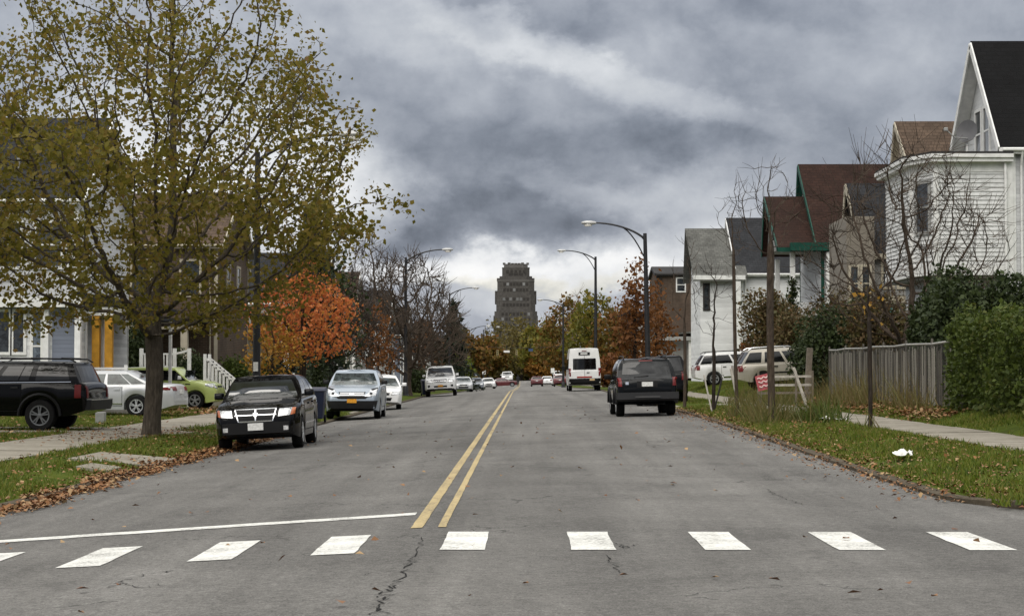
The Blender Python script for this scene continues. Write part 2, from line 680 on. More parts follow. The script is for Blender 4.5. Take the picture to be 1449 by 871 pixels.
YS = [-30, -10, 0, 8, 14, 17.4] + [17.6 + i * 0.35 for i in range(10)] + [21.2, 23, 25, 28, 31, 34, 38, 42, 46, 50, 56, 62, 70, 80, 90, 100,
      112, 125, 140, 155, 170, 185, 210, 240, 275, 292, 305, 318, 330, 345]
sheet('road', xl, xr, YS, zroad, MATS['asphalt'], cols=[-20, -10, -8, -6.8, -6.4, -5, -3.6, -2.2, -0.8, 0.6, 2, 3.4, 4.68, 5, 6, 8, 10, 20])
YL = [y for y in YS if y >= 17.6] + [370, 400, 450]
KW = 0.16
sheet('left_lawn', lambda Y: -90, lambda Y: xl(Y) - KW if Y >= 21 else min(xl(Y) - KW, -6.5), YL, zland, M_EARTH, cols=[-60, -40, -30, -20, -14, -12.5, -10.7, -9.8, -8.8, -8, -7.2, -6.8])
sheet('right_lawn', lambda Y: xr(Y) + KW, lambda Y: 90, YL, zland, M_EARTH, cols=[5.6, 6.4, 7.2, 8, 8.8, 9.3, 9.8, 11, 13, 15, 20, 30, 60])
# terrain to the horizon, under everything
rows = [-400, -30, 125, 185, 310, 400, 450, 700, 1200, 2500, 8000]
sheet('terrain', lambda Y: -4000, lambda Y: 4000, rows, lambda x, y: drop(y) - (0.6 if y < 460 else 0), M_FAR, nc=8)


def kerb(name, fx, sgn):
    mb = MB()
    ys = [y for y in YL if y <= 345]
    V = []
    for Y in ys:
        x = fx(Y)
        zt = zland(x + sgn * KW, Y) + 0.012
        zb = zroad(x, Y) - 0.1
        V += [(x, Y, zb), (x, Y, zt - 0.015), (x + sgn * 0.02, Y, zt), (x + sgn * KW, Y, zt), (x + sgn * KW, Y, zb)]
    Fc = []
    for j in range(len(ys) - 1):
        for i in range(4):
            k = j * 5 + i
            Fc.append((k, k + 1, k + 6, k + 5))
    mb.add(V, Fc)
    tag(mb.build(name, M_KERB, sharp=40), kind='structure')


kerb('kerb', xl, -1)
kerb('kerb', xr, 1)


def slab(name, x0, x1, y0, y1, zf, mat, dz=0.02, ny=None, joint=None, wob=0.0):
    """paving: separate flags with small gaps, slightly uneven"""
    mb = MB()
    joint = joint or (y1 - y0)
    k = max(1, round((y1 - y0) / joint))
    rr = random.Random(int(x0 * 10 + y0))
    for j in range(k):
        a, c = y0 + (y1 - y0) * j / k + 0.012, y0 + (y1 - y0) * (j + 1) / k - 0.012
        e = rr.uniform(-0.006, 0.008)
        w0, w1 = rr.uniform(-wob, wob), rr.uniform(-wob, wob)
        xm = (x0 + x1) / 2
        top = [(x0 + w0, a, zf(x0, a) + dz + e), (x1 + w1, a, zf(x1, a) + dz + e), (x1 + w1, c, zf(x1, c) + dz + e), (x0 + w0, c, zf(x0, c) + dz + e)]
        mb.hexa([(p[0], p[1], p[2] - 0.12) for p in top] + top)
    return tag(mb.build(name, mat), kind='structure')


slab('sidewalk', -10.85, -8.75, 18, 300, zland, M_CONC, joint=1.5, wob=0.03)
slab('sidewalk', 7.25, 8.75, 18, 300, zland, M_CONC, joint=1.5, wob=0.04)
slab('driveway_apron', -8.9, -6.6, 43.6, 46.4, zland, M_CONC)
slab('driveway_apron', -7.9, -6.5, 31.8, 34.3, zland, M_CONC, dz=0.045)
slab('driveway_apron', -7.2, -6.7, 29.5, 30.6, zland, M_CONC, dz=0.045)
slab('driveway', -26, -10.85, 46.6, 47.8, zland, M_CONC, dz=0.03)
slab('driveway', -26, -10.85, 44.4, 45.4, zland, M_CONC, dz=0.03)
slab('driveway', -26, -10.7, 70.5, 73.5, zland, M_CONC)
slab('driveway_apron', -8.9, -6.6, 70.5, 73.5, zland, M_CONC)
slab('driveway_apron', 5.1, 7.2, 62, 65.5, zland, M_CONC)
slab('driveway', 8.8, 20, 97, 100.5, zland, M_CONC)

# ------------------------------------------------------------------ road markings
m, nt, b = newmat('white_road_paint')
p = nt.pos()
f = nt.math('ADD', nt.math('MULTIPLY', nt.noise(p, 30, 4, 0.75), 0.55), nt.math('MULTIPLY', nt.noise(p, 2.0, 5, 0.7), 0.45))
nt.link(nt.ramp(f, [(0.38, (0.17, 0.165, 0.155)), (0.46, (0.54, 0.535, 0.50)), (0.60, (0.76, 0.76, 0.72))]), b.inputs['Base Color'])
b.inputs['Roughness'].default_value = 0.7
m, nt, b = newmat('yellow_road_paint')
p = nt.pos()
f = nt.math('ADD', nt.math('MULTIPLY', nt.noise(p, 26, 4, 0.8), 0.55), nt.math('MULTIPLY', nt.noise(nt.mapping(p, (2, 0.5, 1)), 1.5, 5, 0.7), 0.45))
nt.link(nt.ramp(f, [(0.38, (0.13, 0.12, 0.10)), (0.48, (0.38, 0.30, 0.16)), (0.66, (0.54, 0.43, 0.23))]), b.inputs['Base Color'])
b.inputs['Roughness'].default_value = 0.75


def marking(name, pts_l, pts_r, mat, dz=0.006):
    """ribbon on the road between two lists of (X, Y)"""
    V, Fc = [], []
    for (xa, ya), (xb, yb) in zip(pts_l, pts_r):
        for t in (0, 0.5, 1):
            x, y = xa + (xb - xa) * t, ya + (yb - ya) * t
            V.append((x, y, zroad(x, y) + dz))
    for j in range(len(pts_l) - 1):
        for i in range(2):
            k = j * 3 + i
            Fc.append((k, k + 1, k + 4, k + 3))
    return tag(MB().add(V, Fc).build(name, mat), kind='structure')


def fine_y(a, c, st=0.5):
    n = max(2, int((c - a) / st))
    return [a + (c - a) * i / n for i in range(n + 1)]


for xc in (-4.83, -3.78, -2.72, -1.73, -0.68, 0.38, 1.46, 2.53, 3.58):
    wdt = 0.36 if xc < 2 else 0.38
    ys = fine_y(14.85, 16.5, 0.25)
    marking('crosswalk_stripe', [(xc + random.uniform(-.006, .006), y) for y in ys], [(xc + wdt + random.uniform(-.006, .006), y) for y in ys], MATS['white_road_paint'])
n = 24
sl_l = [(-6.2 + 5.1 * i / n, 17.45 + 1.12 * i / n + random.uniform(-.02, .02)) for i in range(n + 1)]
marking('stop_line', sl_l, [(x, y + 0.33) for x, y in sl_l], MATS['white_road_paint'])
for xc, wd in ((-1.05, 0.11), (-0.80, 0.075)):
    ys = fine_y(17.0, 26, 0.3) + fine_y(26.5, 100, 1.2) + fine_y(102, 330, 6)
    j = [(random.uniform(-.003, .003), random.uniform(-.004, .004)) for y in ys]
    marking('centre_line', [(xc + a, y) for (a, c), y in zip(j, ys)], [(xc + wd + c, y) for (a, c), y in zip(j, ys)], MATS['yellow_road_paint'])

# cracks as dark filled gaps
M_CRACK = plain('crack_tar', (0.012, 0.0115, 0.011), 0.9)


def crack(pts, wd, seed, sub=10):
    rr = random.Random(seed)
    L, Q = [], []
    for (xa, ya), (xb, yb) in zip(pts, pts[1:]):
        for i in range(sub):
            t = i / sub
            x = xa + (xb - xa) * t + rr.gauss(0, wd * 1.6)
            y = ya + (yb - ya) * t + rr.gauss(0, wd * 1.2)
            h = wd * abs(rr.gauss(0.35, 0.5)) * 0.4 + 0.0015
            L.append((x - h, y))
            Q.append((x + h, y + h * 0.4))
    marking('road_crack', L, Q, M_CRACK, 0.005)


def gp(px, py):
    """ground point of the road under a photo pixel"""
    lo, hi = 5.0, 300.0
    for _ in range(50):
        mid = (lo + hi) / 2
        X, Z = P(px, py, mid)
        if Z > zroad(max(-6.4, min(5, X)), mid):
            lo = mid
        else:
            hi = mid
    return P(px, py, lo)[0], lo


crack([gp(530, 870), gp(538, 850), gp(553, 838), gp(568, 818), gp(575, 790)], 0.0217, 1, 14)
crack([gp(536, 868), gp(545, 846), gp(560, 826)], 0.0186, 2)
crack([gp(505, 815), gp(540, 808), gp(640, 812)], 0.0074, 3)
crack([gp(150, 832), gp(175, 822), gp(205, 812), gp(260, 806)], 0.0186, 4)
crack([gp(170, 824), gp(200, 832), gp(230, 825)], 0.0136, 5)
crack([gp(520, 679), gp(570, 676), gp(620, 676), gp(690, 672)], 0.0136, 6, 14)
crack([gp(850, 770), gp(872, 768), gp(880, 775), gp(900, 770)], 0.0186, 7)
crack([gp(1085, 692), gp(1100, 702), gp(1140, 714), gp(1260, 722), gp(1420, 724)], 0.0124, 8, 14)
crack([gp(905, 619), gp(1000, 622), gp(1085, 624)], 0.0136, 9, 14)
crack([gp(860, 785), gp(868, 800), gp(880, 812)], 0.0124, 10)
crack([gp(600, 760), gp(585, 790), gp(578, 800)], 0.0124, 11)
# ------------------------------------------------------------------ vehicles
def carpaint(name, col, metal=0.0, rough=0.28):
    if name in MATS:
        return MATS[name]
    m, nt, b = newmat(name)
    v = nt.obj()
    f = nt.noise(v, 2.5, 5, 0.6)
    nt.link(nt.ramp(f, [(0.3, tuple(c * 0.9 for c in col)), (0.7, col)]), b.inputs['Base Color'])
    # road dust low down on the sides
    b.inputs['Metallic'].default_value = metal
    dark = max(col) < .05
    wear = .04 if dark else .22
    rough = .05 if dark else rough
    nt.link(nt.ramp(nt.noise(v, 6, 5, 0.7), [(0.3, (rough,) * 3), (0.75, (rough + wear,) * 3)]), b.inputs['Roughness'])
    b.inputs['Coat Weight'].default_value = 0.0 if dark else 0.6
    b.inputs['Specular IOR Level'].default_value = 0.2 if dark else 0.5
    b.inputs['Coat Roughness'].default_value = 0.06
    return m


def glassmat(name, col, rough=0.05, spec=0.5):
    if name in MATS:
        return MATS[name]
    m, nt, b = newmat(name)
    f = nt.noise(nt.obj(), 4.5, 5, 0.65, 0.8)
    nt.link(nt.ramp(f, [(0.36, tuple(c * 0.3 for c in col)), (0.64, tuple(c * 1.7 for c in col))]), b.inputs['Base Color'])
    b.inputs['Roughness'].default_value = rough
    b.inputs['Specular IOR Level'].default_value = spec
    if spec > .8:
        b.inputs['IOR'].default_value = 1.75
    return m


G_DARK = glassmat('tinted_glass', (0.005, 0.0055, 0.006))
G_WIND = glassmat('windscreen_glass', (0.012, 0.015, 0.015), 0.03, 1.0)
G_MID = glassmat('green_glass', (0.035, 0.045, 0.043), 0.05)
G_PALE = glassmat('pale_glass', (0.07, 0.085, 0.085), 0.03, 1.0)
M_TYRE = plain('tyre_rubber', (0.008, 0.008, 0.008), 0.9, var=0.3, spec=.2)
M_RIM = plain('alloy_rim', (0.55, 0.56, 0.57), 0.35, 0.7, 0.1)
M_RIMD = plain('dark_rim', (0.16, 0.165, 0.17), 0.4, 0.7, 0.1)
M_BLK = plain('black_plastic', (0.006, 0.006, 0.0065), 0.5, var=0.3, spec=.25)
M_GAP = plain('shut_line', (0.006, 0.006, 0.006), 0.9)
M_CHROME = plain('chrome', (0.75, 0.76, 0.78), 0.15, 1.0, 0.05)
M_LAMP = plain('lamp_glass', (0.60, 0.61, 0.62), 0.12, 0.3, 0.55, 16, coat=1.0)
M_AMBER = plain('amber_lens', (0.55, 0.14, 0.03), 0.2, 0, 0.2, coat=1.0)
M_RED = plain('red_lens', (0.13, 0.006, 0.006), 0.35, 0, 0.25, coat=.15, spec=.3)
M_PLATE = plain('pale_plate', (0.62, 0.62, 0.60), 0.5, 0, 0.22, 22)
M_PLATEO = plain('orange_plate', (0.62, 0.28, 0.03), 0.5, 0, 0.3, 22)

PAINT = {'black': carpaint('black_paint', (0.0025, 0.0025, 0.003), 0, 0.10), 'darkgreen': carpaint('charcoal_paint', (0.004, 0.005, 0.006), 0.0, 0.14),
         'iceblue': carpaint('pale_blue_paint', (0.31, 0.36, 0.42), 0.35), 'silver': carpaint('silver_paint', (0.46, 0.47, 0.48), 0.3),
         'white': carpaint('white_paint', (0.78, 0.78, 0.77)), 'lime': carpaint('lime_paint', (0.47, 0.56, 0.17)),
         'tan': carpaint('tan_paint', (0.40, 0.37, 0.31), 0.3), 'red': carpaint('dark_red_paint', (0.085, 0.006, 0.008)),
         'blue': carpaint('navy_paint', (0.02, 0.03, 0.06)), 'grey': carpaint('grey_paint', (0.20, 0.22, 0.25), 0.3)}


class Car:
    def __init__(s, name, label, cat, sp, paint, group=None, detail=2):
        s.sp, s.paint, s.detail = sp, PAINT[paint], detail
        s.root = thing(name, label, cat, group=group)
        s.L, s.hw, s.H = sp['L'], sp['W'] / 2, sp['H']
        s.body()

    def X(s, x):
        return s.L / 2 - x

    def top(s, x):
        return lerp_tab(s.sp['top'], x)

    def plan(s, x):
        L, hw = s.L, s.hw
        c = s.sp.get('corner', 0.5)
        r = s.sp.get('nose', 0.82)
        rr = s.sp.get('tail', 0.88)
        if x < c:
            t = 1 - x / c
            return hw * (1 - (1 - r) * t ** 2.2)
        if x > L - c * 0.7:
            t = (x - (L - c * 0.7)) / (c * 0.7)
            return hw * (1 - (1 - rr) * t ** 2.4)
        return hw

    def sill(s, x):
        z = s.sp.get('sill', 0.22)
        L = s.L
        e = 0
        if x < 0.35:
            e = 0.10 * (1 - x / 0.35)
        if x > L - 0.5:
            e = 0.16 * (x - L + 0.5) / 0.5
        return z + e

    def body(s):
        sp, L = s.sp, s.L
        wr = sp['wr']
        xs = set(np.round(np.linspace(0, L, 34), 3).tolist()) | {0.02, 0.06, 0.12, L - 0.02, L - 0.06}
        for xc in sp['axles']:
            Rr = wr + 0.07
            for t in np.linspace(-1, 1, 15):
                xs.add(round(xc + math.sin(t * math.pi / 2) * Rr, 3))
        xs = sorted(x for x in xs if 0 <= x <= L)
        V, Fc = [], []
        n = None
        for x in xs:
            zt, w_, zs = s.top(x), s.plan(x), s.sill(x)
            za = zs
            for xc in sp['axles']:
                d = abs(x - xc)
                Rr = wr + 0.07
                if d < Rr:
                    za = max(za, wr + math.sqrt(max(0, Rr * Rr - d * d)) * 0.98)
            za = min(za, zt - 0.12)
            cr = sp.get('crown', 0.035)
            zsh = zt - 0.07
            zm = zsh * 0.55 + max(za, zs + 0.15) * 0.45
            zm = max(min(zm, zsh - 0.02), za + 0.02)
            half = [(0, zt + cr), (w_ * .45, zt + cr * .8), (w_ * .78, zt + cr * .2), (w_ * .93, zt - .015), (w_ * .978, zsh), (w_, zm),
                    (w_ * .99, (za + zm) / 2), (w_ * .97, za), (w_ - .25, za), (w_ - .25, zs), (w_ * .3, zs)]
            ring = half + [(-a, c) for a, c in half[:0:-1]]
            n = len(ring)
            V += [(s.X(x), a, c) for a, c in ring]
        for j in range(len(xs) - 1):
            for k in range(n):
                Fc.append((j * n + k, j * n + (k + 1) % n, (j + 1) * n + (k + 1) % n, (j + 1) * n + k))
        Fc.append(tuple(range(n))[::-1])
        o = (len(xs) - 1) * n
        Fc.append(tuple(range(o, o + n)))
        mb = MB().add(V, Fc)
        # cabin
        xc_, xf, xrr, xb = sp['cab']
        wb, wt = sp.get('wb', 0.95) * s.hw, sp.get('wt', 0.76) * s.hw
        ts = [0, .2, .4, .6, .8, 1.0]
        V, Fc = [], []

        def ring(t, ysc=1.0, dz=0.0):
            out = []
            f_ = xc_ + (xf - xc_) * (t ** 0.92)
            r_ = xb + (xrr - xb) * (t ** sp.get('rpow', 1.0))
            w_ = wb + (wt - wb) * t + 0.03 * math.sin(math.pi * t)
            zr = s.H - 0.05
            N = 7
            pts = []
            for i in range(N):           # front, right to left
                a = -1 + 2 * i / (N - 1)
                pts.append((f_ + sp.get('wsb', .14) * abs(a) ** 2.6 - 0.02, a))
            for i in range(1, 6):
                pts.append((f_ + .14 + (r_ - f_ - .24) * i / 6, 1))
            for i in range(N):
                a = 1 - 2 * i / (N - 1)
                pts.append((r_ - .10 * abs(a) ** 3, a))
            for i in range(1, 6):
                pts.append((r_ - .10 - (r_ - f_ - .24) * i / 6, -1))
            for x, a in pts:
                xx = x
                q = (xx - xc_) / (xb - xc_)
                arch = -0.10 * (2 * q - 1) ** 2 * sp.get('arch', .6)
                zb = s.top(xx) - 0.05
                z = zb + (zr + arch - zb) * t + dz * (1 - 0 * a * a)
                out.append((s.X(xx), a * w_ * ysc, z))
            return out
        rings = [ring(t) for t in ts] + [ring(1.0, .93, .028), ring(1.0, .6, .045), ring(1.0, .2, .05)]
        n = len(rings[0])
        for r_ in rings:
            V += r_
        for j in range(len(rings) - 1):
            for k in range(n):
                Fc.append((j * n + k, j * n + (k + 1) % n, (j + 1) * n + (k + 1) % n, (j + 1) * n + k))
        o = (len(rings) - 1) * n
        Fc.append(tuple(range(o, o + n)))
        Fc.append(tuple(range(n))[::-1])
        mb.add(V, Fc)
        s.bodyo = mb.build('body', s.paint, s.root, sharp=38)
        s.bvh = BVHTree.FromPolygons([Vector(v) for v in mb.v], mb.f)
        # wheels
        tw = sp.get('tw', 0.22)
        for xc in sp['axles']:
            for sg in (1, -1):
                y = sg * (s.hw - tw / 2 - 0.015)
                fn = lambda a, c, h, y=y, sg=sg, xc=xc: (s.X(xc) + a, y + sg * h, wr + c)
                mb = MB()
                r = wr
                q = tw / 2
                mb.lathe([(r * .60, -q), (r * .93, -q), (r, -q * .75), (r, q * .75), (r * .93, q), (r * .66, q * 1.02), (r * .62, q * .80), (r * .3, q * .6)], fn, 28)
                wo = mb.build('wheel', M_TYRE, s.root, sharp=40)
                rb = MB()
                rb.lathe([(r * .66, q * .86), (r * .655, q * 1.0), (r * .58, q * .98), (r * .57, q * .86)], fn, 28, cap=False)
                rb.lathe([(r * .16, q * .62), (r * .16, q * .98), (r * .10, q * 1.02)], fn, 12)
                ns = sp.get('spokes', 5)
                for k in range(ns):
                    t = 2 * math.pi * k / ns + math.pi / 2
                    for dt in (-.16, .16):
                        p0 = fn(math.cos(t + dt) * r * .13, math.sin(t + dt) * r * .13, q * .90)
                        p1 = fn(math.cos(t + dt) * r * .60, math.sin(t + dt) * r * .60, q * .90)
                        rb.bar(p0, p1, r * .085, r * .09, up=(0, 1, 0))
                rb.build('rim', M_RIMD if sp.get('darkrim') else M_RIM, wo, sharp=40)

    def hit(s, side, a, c):
        if side == 'F':
            o, d = Vector((20, a, c)), Vector((-1, 0, 0))
        elif side == 'B':
            o, d = Vector((-20, a, c)), Vector((1, 0, 0))
        elif side == 'L':
            o, d = Vector((s.X(a), 20, c)), Vector((0, -1, 0))
        elif side == 'R':
            o, d = Vector((s.X(a), -20, c)), Vector((0, 1, 0))
        else:
            o, d = Vector((s.X(a), c, 20)), Vector((0, 0, -1))
        h = s.bvh.ray_cast(o, d)
        return h[0], d

    def patch(s, name, mat, side, q, off=0.008, nu=6, nv=4, parent=None, smooth=True, flat=False):
        """a thin panel lying on the body; q = four corners as seen along that side"""
        g = []
        last = None
        for j in range(nv + 1):
            for i in range(nu + 1):
                u, v = i / nu, j / nv
                a = (q[0][0] * (1 - u) + q[1][0] * u) * (1 - v) + (q[3][0] * (1 - u) + q[2][0] * u) * v
                c = (q[0][1] * (1 - u) + q[1][1] * u) * (1 - v) + (q[3][1] * (1 - u) + q[2][1] * u) * v
                h, d = s.hit(side, a, c)
                g.append((h, d, a, c))
        hs = [x[0] for x in g if x[0] is not None]
        if not hs:
            return None
        ax = {'F': 0, 'B': 0, 'L': 1, 'R': 1, 'T': 2}[side]
        dirv = g[0][1]
        vals = [h[ax] for h in hs]
        med = sorted(vals)[len(vals) // 2]
        ext = max(vals) if dirv[ax] < 0 else min(vals)
        lim = .40 if side in 'FBT' else (.14 if 'light' in name else .32)
        O, I = [], []
        for h, d, a, c in g:
            if h is None:
                base = [0, 0, 0]
                if side in 'FB':
                    base = [med, a, c]
                elif side in 'LR':
                    base = [s.X(a), med, c]
                else:
                    base = [s.X(a), c, med]
                h = Vector(base)
            else:
                h = Vector(h)
                if dirv[ax] < 0:
                    h[ax] = max(h[ax], ext - lim)
                else:
                    h[ax] = min(h[ax], ext + lim)
            if flat:
                h[ax] = ext
            O.append(h - d * off)
            I.append(h + d * 0.03)
        N = len(O)
        W = nu + 1
        Fc = []
        for j in range(nv):
            for i in range(nu):
                k = j * W + i
                Fc.append((k, k + 1, k + W + 1, k + W))
        edge = [i for i in range(W)] + [j * W + nu for j in range(1, nv + 1)] + [nv * W + i for i in range(nu - 1, -1, -1)] + [j * W for j in range(nv - 1, 0, -1)]
        for a, c in zip(edge, edge[1:] + edge[:1]):
            Fc.append((a, c, N + c, N + a))
        return MB().add(O + I, Fc).build(name, mat, parent or s.root, sharp=40 if smooth else None)

    def both(s, name, mat, side, q, **kw):
        """front/rear patch mirrored left and right"""
        if name == 'headlight':
            cx, cz = sum(p[0] for p in q) / 4, sum(p[1] for p in q) / 4
            g = [(cx + (x - cx) * 1.10, cz + (z - cz) * 1.22) for x, z in q]
            s.patch('headlight_surround', M_GAP, side, g, off=.004)
            s.patch('headlight_surround', M_GAP, side, [(-x, z) for x, z in g], off=.004)
        a = s.patch(name, mat, side, q, **kw)
        c = s.patch(name, mat, side, [(-x, z) for x, z in q], **kw)
        return a, c

    def sides(s, name, mat, q, **kw):
        return s.patch(name, mat, 'L', q, **kw), s.patch(name, mat, 'R', q, **kw)

    def cabin_q(s, a0, a1, t0, t1, dz=0.0):
        """side window corners from fractions along the cabin and up it"""
        xc_, xf, xrr, xb = s.sp['cab']
        out = []
        for a, t in ((a0, t0), (a1, t0), (a1, t1), (a0, t1)):
            f_, r_ = xc_ + (xf - xc_) * t, xb + (xrr - xb) * t
            x = f_ + (r_ - f_) * a
            zb = s.top(x) - 0.03
            out.append((x, zb + (s.H - 0.07 - zb) * t))
        return out

    def std(s, wind=None, wins=((.07, .34), (.38, .64), (.68, .92)), glass=None, rear=True, mir=True, t0=.10, t1=.86):
        sp = s.sp
        xc_, xf, xrr, xb = sp['cab']
        wb, wt = sp.get('wb', .95) * s.hw, sp.get('wt', .76) * s.hw
        zb, zt = s.top(xc_) + .03, s.H - .13
        g = glass or G_DARK
        s.patch('windshield', wind or G_WIND, 'F', [(-wb * .90, zb), (wb * .90, zb), (wt * .95, zt), (-wt * .95, zt)], nu=10, nv=6, off=.006)
        if rear:
            zr_b, zr_t = s.top(xb) + sp.get('rw0', .05), s.H - .12
            s.patch('rear_window', g, 'B', [(-wb * .85, zr_b), (wb * .85, zr_b), (wt * .93, zr_t), (-wt * .93, zr_t)], nu=10, nv=6, off=.006)
        for a0, a1 in wins:
            s.sides('side_window', g, s.cabin_q(a0, a1, t0, t1), nu=8, nv=8, off=.012)
        if mir:
            for sg in (1, -1):
                zm = s.top(xc_) + .06
                x = s.X(xc_ + sp.get('mirx', .55))
                mb = MB()
                y = sg * (wb + .12)
                mb.hexa([(x - .05, y - .11, zm - .02), (x + .07, y - .08, zm - .01), (x + .07, y + .08, zm - .01), (x - .05, y + .11, zm - .02),
                         (x - .05, y - .11, zm + .13), (x + .05, y - .07, zm + .12), (x + .05, y + .07, zm + .12), (x - .05, y + .11, zm + .13)])
                mb.bar((x, sg * (wb - .08), zm + .0), (x, y, zm + .03), .07, .05)
                mb.build('side_mirror', sp.get('mirmat', s.paint), s.root, bevel=.022, sharp=40)

    def doors(s, xs, z0=None, z1=None):
        for a, c in zip(xs, xs[1:]):
            zb = z0 if z0 else s.sp.get('sill', .22) + .14
            q = [(a + .008, zb), (c - .008, zb), (c - .008, s.top(c) - .075), (a + .008, s.top(a) - .075)]
            g = [(a - .006, zb - .02), (c + .006, zb - .02), (c + .006, s.top(c) - .07), (a - .006, s.top(a) - .07)]
            for side in 'LR':
                s.patch('door_seal', M_GAP, side, g, off=.003, nu=8, nv=6)
                d = s.patch('door', s.paint, side, q, off=.008, nu=8, nv=6)
                zh = s.top(c) - .16
                s.patch('handle', s.sp.get('hmat', s.paint), side, [(c - .26, zh - .02), (c - .08, zh - .02), (c - .08, zh + .025), (c - .26, zh + .02)], off=.035, nu=2, nv=1, parent=d)

    def rails(s, y=None, mat=None, cross=0):
        xc_, xf, xrr, xb = s.sp['cab']
        y = y or s.sp.get('wt', .76) * s.hw * .9
        for sg in (1, -1):
            mb = MB()
            z = s.H
            pts = [(s.X(xf + .25), sg * y, z - .03), (s.X(xf + .4), sg * y, z + .045), (s.X((xf + xrr) / 2), sg * y, z + .06), (s.X(xrr - .2), sg * y, z + .05), (s.X(xrr - .05), sg * y, z - .03)]
            mb.tube(pts, .02, 8)
            mb.build('roof_rail', mat or M_BLK, s.root, sharp=40)
        for k in range(cross):
            x = xf + .6 + (xrr - xf - 1.0) * k / max(1, cross - 1)
            MB().bar((s.X(x), -y, s.H + .07), (s.X(x), y, s.H + .07), .05, .03).build('roof_bar', mat or M_BLK, s.root)

    def place(s, px, py, Y, heading, corner=None, zoff=0.0):
        """put the middle of the near end at photo column px, on the ground at depth Y"""
        h = R(heading)
        X = PX(px, Y)
        fx, fy = math.cos(h), math.sin(h)
        # corner: which end is at Y: 'F' front, 'B' back, None the middle
        off = {'F': -s.L / 2, 'B': s.L / 2, None: 0}[corner]
        x, y = X + fx * off, Y + fy * off
        ax = s.sp['axles']
        zs = []
        for xa in ax:
            for sg in (1, -1):
                lx, ly = s.X(xa), sg * (s.hw - .12)
                gx, gy = x + fx * lx - fy * ly, y + fy * lx + fx * ly
                zs.append((lx, ly, zg(gx, gy)))
        z = sum(q[2] for q in zs) / 4
        sl_x = ((zs[0][2] + zs[1][2]) - (zs[2][2] + zs[3][2])) / 2 / (zs[0][0] - zs[2][0])
        sl_y = ((zs[0][2] + zs[2][2]) - (zs[1][2] + zs[3][2])) / 2 / (zs[0][1] - zs[1][1])
        s.root.location = (x, y, z + zoff + 0.004)
        s.root.rotation_mode = 'XYZ'
        M = Matrix.Rotation(h, 3, 'Z') @ Matrix.Rotation(-math.atan(sl_x), 3, 'Y') @ Matrix.Rotation(math.atan(sl_y), 3, 'X')
        s.root.rotation_euler = M.to_euler()
        return s


SUVTOP = lambda h0, hood, belt, L: [(0, h0), (.03, h0 + .14), (.10, hood - .12), (.35, hood - .03), (1.1, hood + .04), (1.4, belt), (L - .35, belt + .05), (L - .08, belt - .01), (L - .02, belt - .10), (L, belt - .25)]

# black hatchback by the left kerb, facing the camera
sp = dict(L=4.41, W=1.80, H=1.58, wr=.33, axles=(.88, 3.51), cab=(1.0, 1.80, 3.72, 4.28), sill=.24, nose=.80, corner=.6, spokes=5,
          top=[(0, .62), (.03, .76), (.10, .86), (.30, .93), (.95, 1.04), (1.2, 1.06), (3.9, 1.12), (4.25, 1.08), (4.38, .98), (4.41, .8)], wt=.74)
c = Car('parked_hatchback', 'black hatchback with chrome cross-bar grille at the left kerb, nearest of the parked row', 'car', sp, 'black', 'cars parked along the left kerb')
c.std(wins=((.08, .37), (.41, .68), (.72, .9)))
c.doors((1.3, 2.35, 3.2))
c.both('headlight', M_LAMP, 'F', [(.47, .70), (.72, .72), (.76, .87), (.50, .86)], off=.012)
c.both('indicator', M_AMBER, 'F', [(.725, .72), (.81, .74), (.83, .87), (.765, .87)], off=.013, nu=3)
g = c.patch('grille', M_BLK, 'F', [(-.34, .62), (.34, .62), (.43, .87), (-.43, .87)], off=.006, nu=8)
for q in ([(-.44, .862), (.44, .862), (.44, .88), (-.44, .88)], [(-.34, .60), (.34, .60), (.34, .628), (-.34, .628)],
          [(-.43, .738), (.43, .738), (.43, .756), (-.43, .756)], [(-.013, .62), (.013, .62), (.013, .87), (-.013, .87)],
          [(-.365, .61), (-.345, .61), (-.42, .87), (-.44, .87)], [(.345, .61), (.365, .61), (.44, .87), (.42, .87)]):
    c.patch('grille_bar', M_CHROME, 'F', q, off=.016, nu=8, nv=2, parent=g)
c.patch('badge', M_CHROME, 'F', [(-.03, .715), (.03, .715), (.05, .79), (-.05, .79)], off=.024, nu=2, nv=2, parent=g)
c.patch('bumper', M_BLK, 'F', [(-.80, .36), (.80, .36), (.80, .59), (-.80, .59)], off=.02, nu=14)
c.patch('license_plate', M_PLATE, 'F', [(-.16, .43), (.16, .43), (.16, .58), (-.16, .58)], off=.05, flat=True)
c.both('fog_light', M_LAMP, 'F', [(.58, .41), (.68, .41), (.68, .50), (.58, .50)], off=.03, nu=3, nv=3)
c.sides('side_moulding', M_CHROME, [(1.35, .50), (3.1, .50), (3.1, .53), (1.35, .53)], off=.018, nu=8, nv=1)
c.patch('inspection_sticker', M_PLATE, 'F', [(.42, 1.10), (.54, 1.10), (.54, 1.13), (.42, 1.13)], off=.012, nu=2, nv=1)
for y0 in (-.55, .05):
    c.patch('wiper', M_BLK, 'F', [(y0, 1.09), (y0 + .5, 1.13), (y0 + .5, 1.145), (y0, 1.11)], off=.02, nu=5, nv=1)
c.place(364, 634, 38.3, -90 + 0.8, 'F')
CALIBER = c

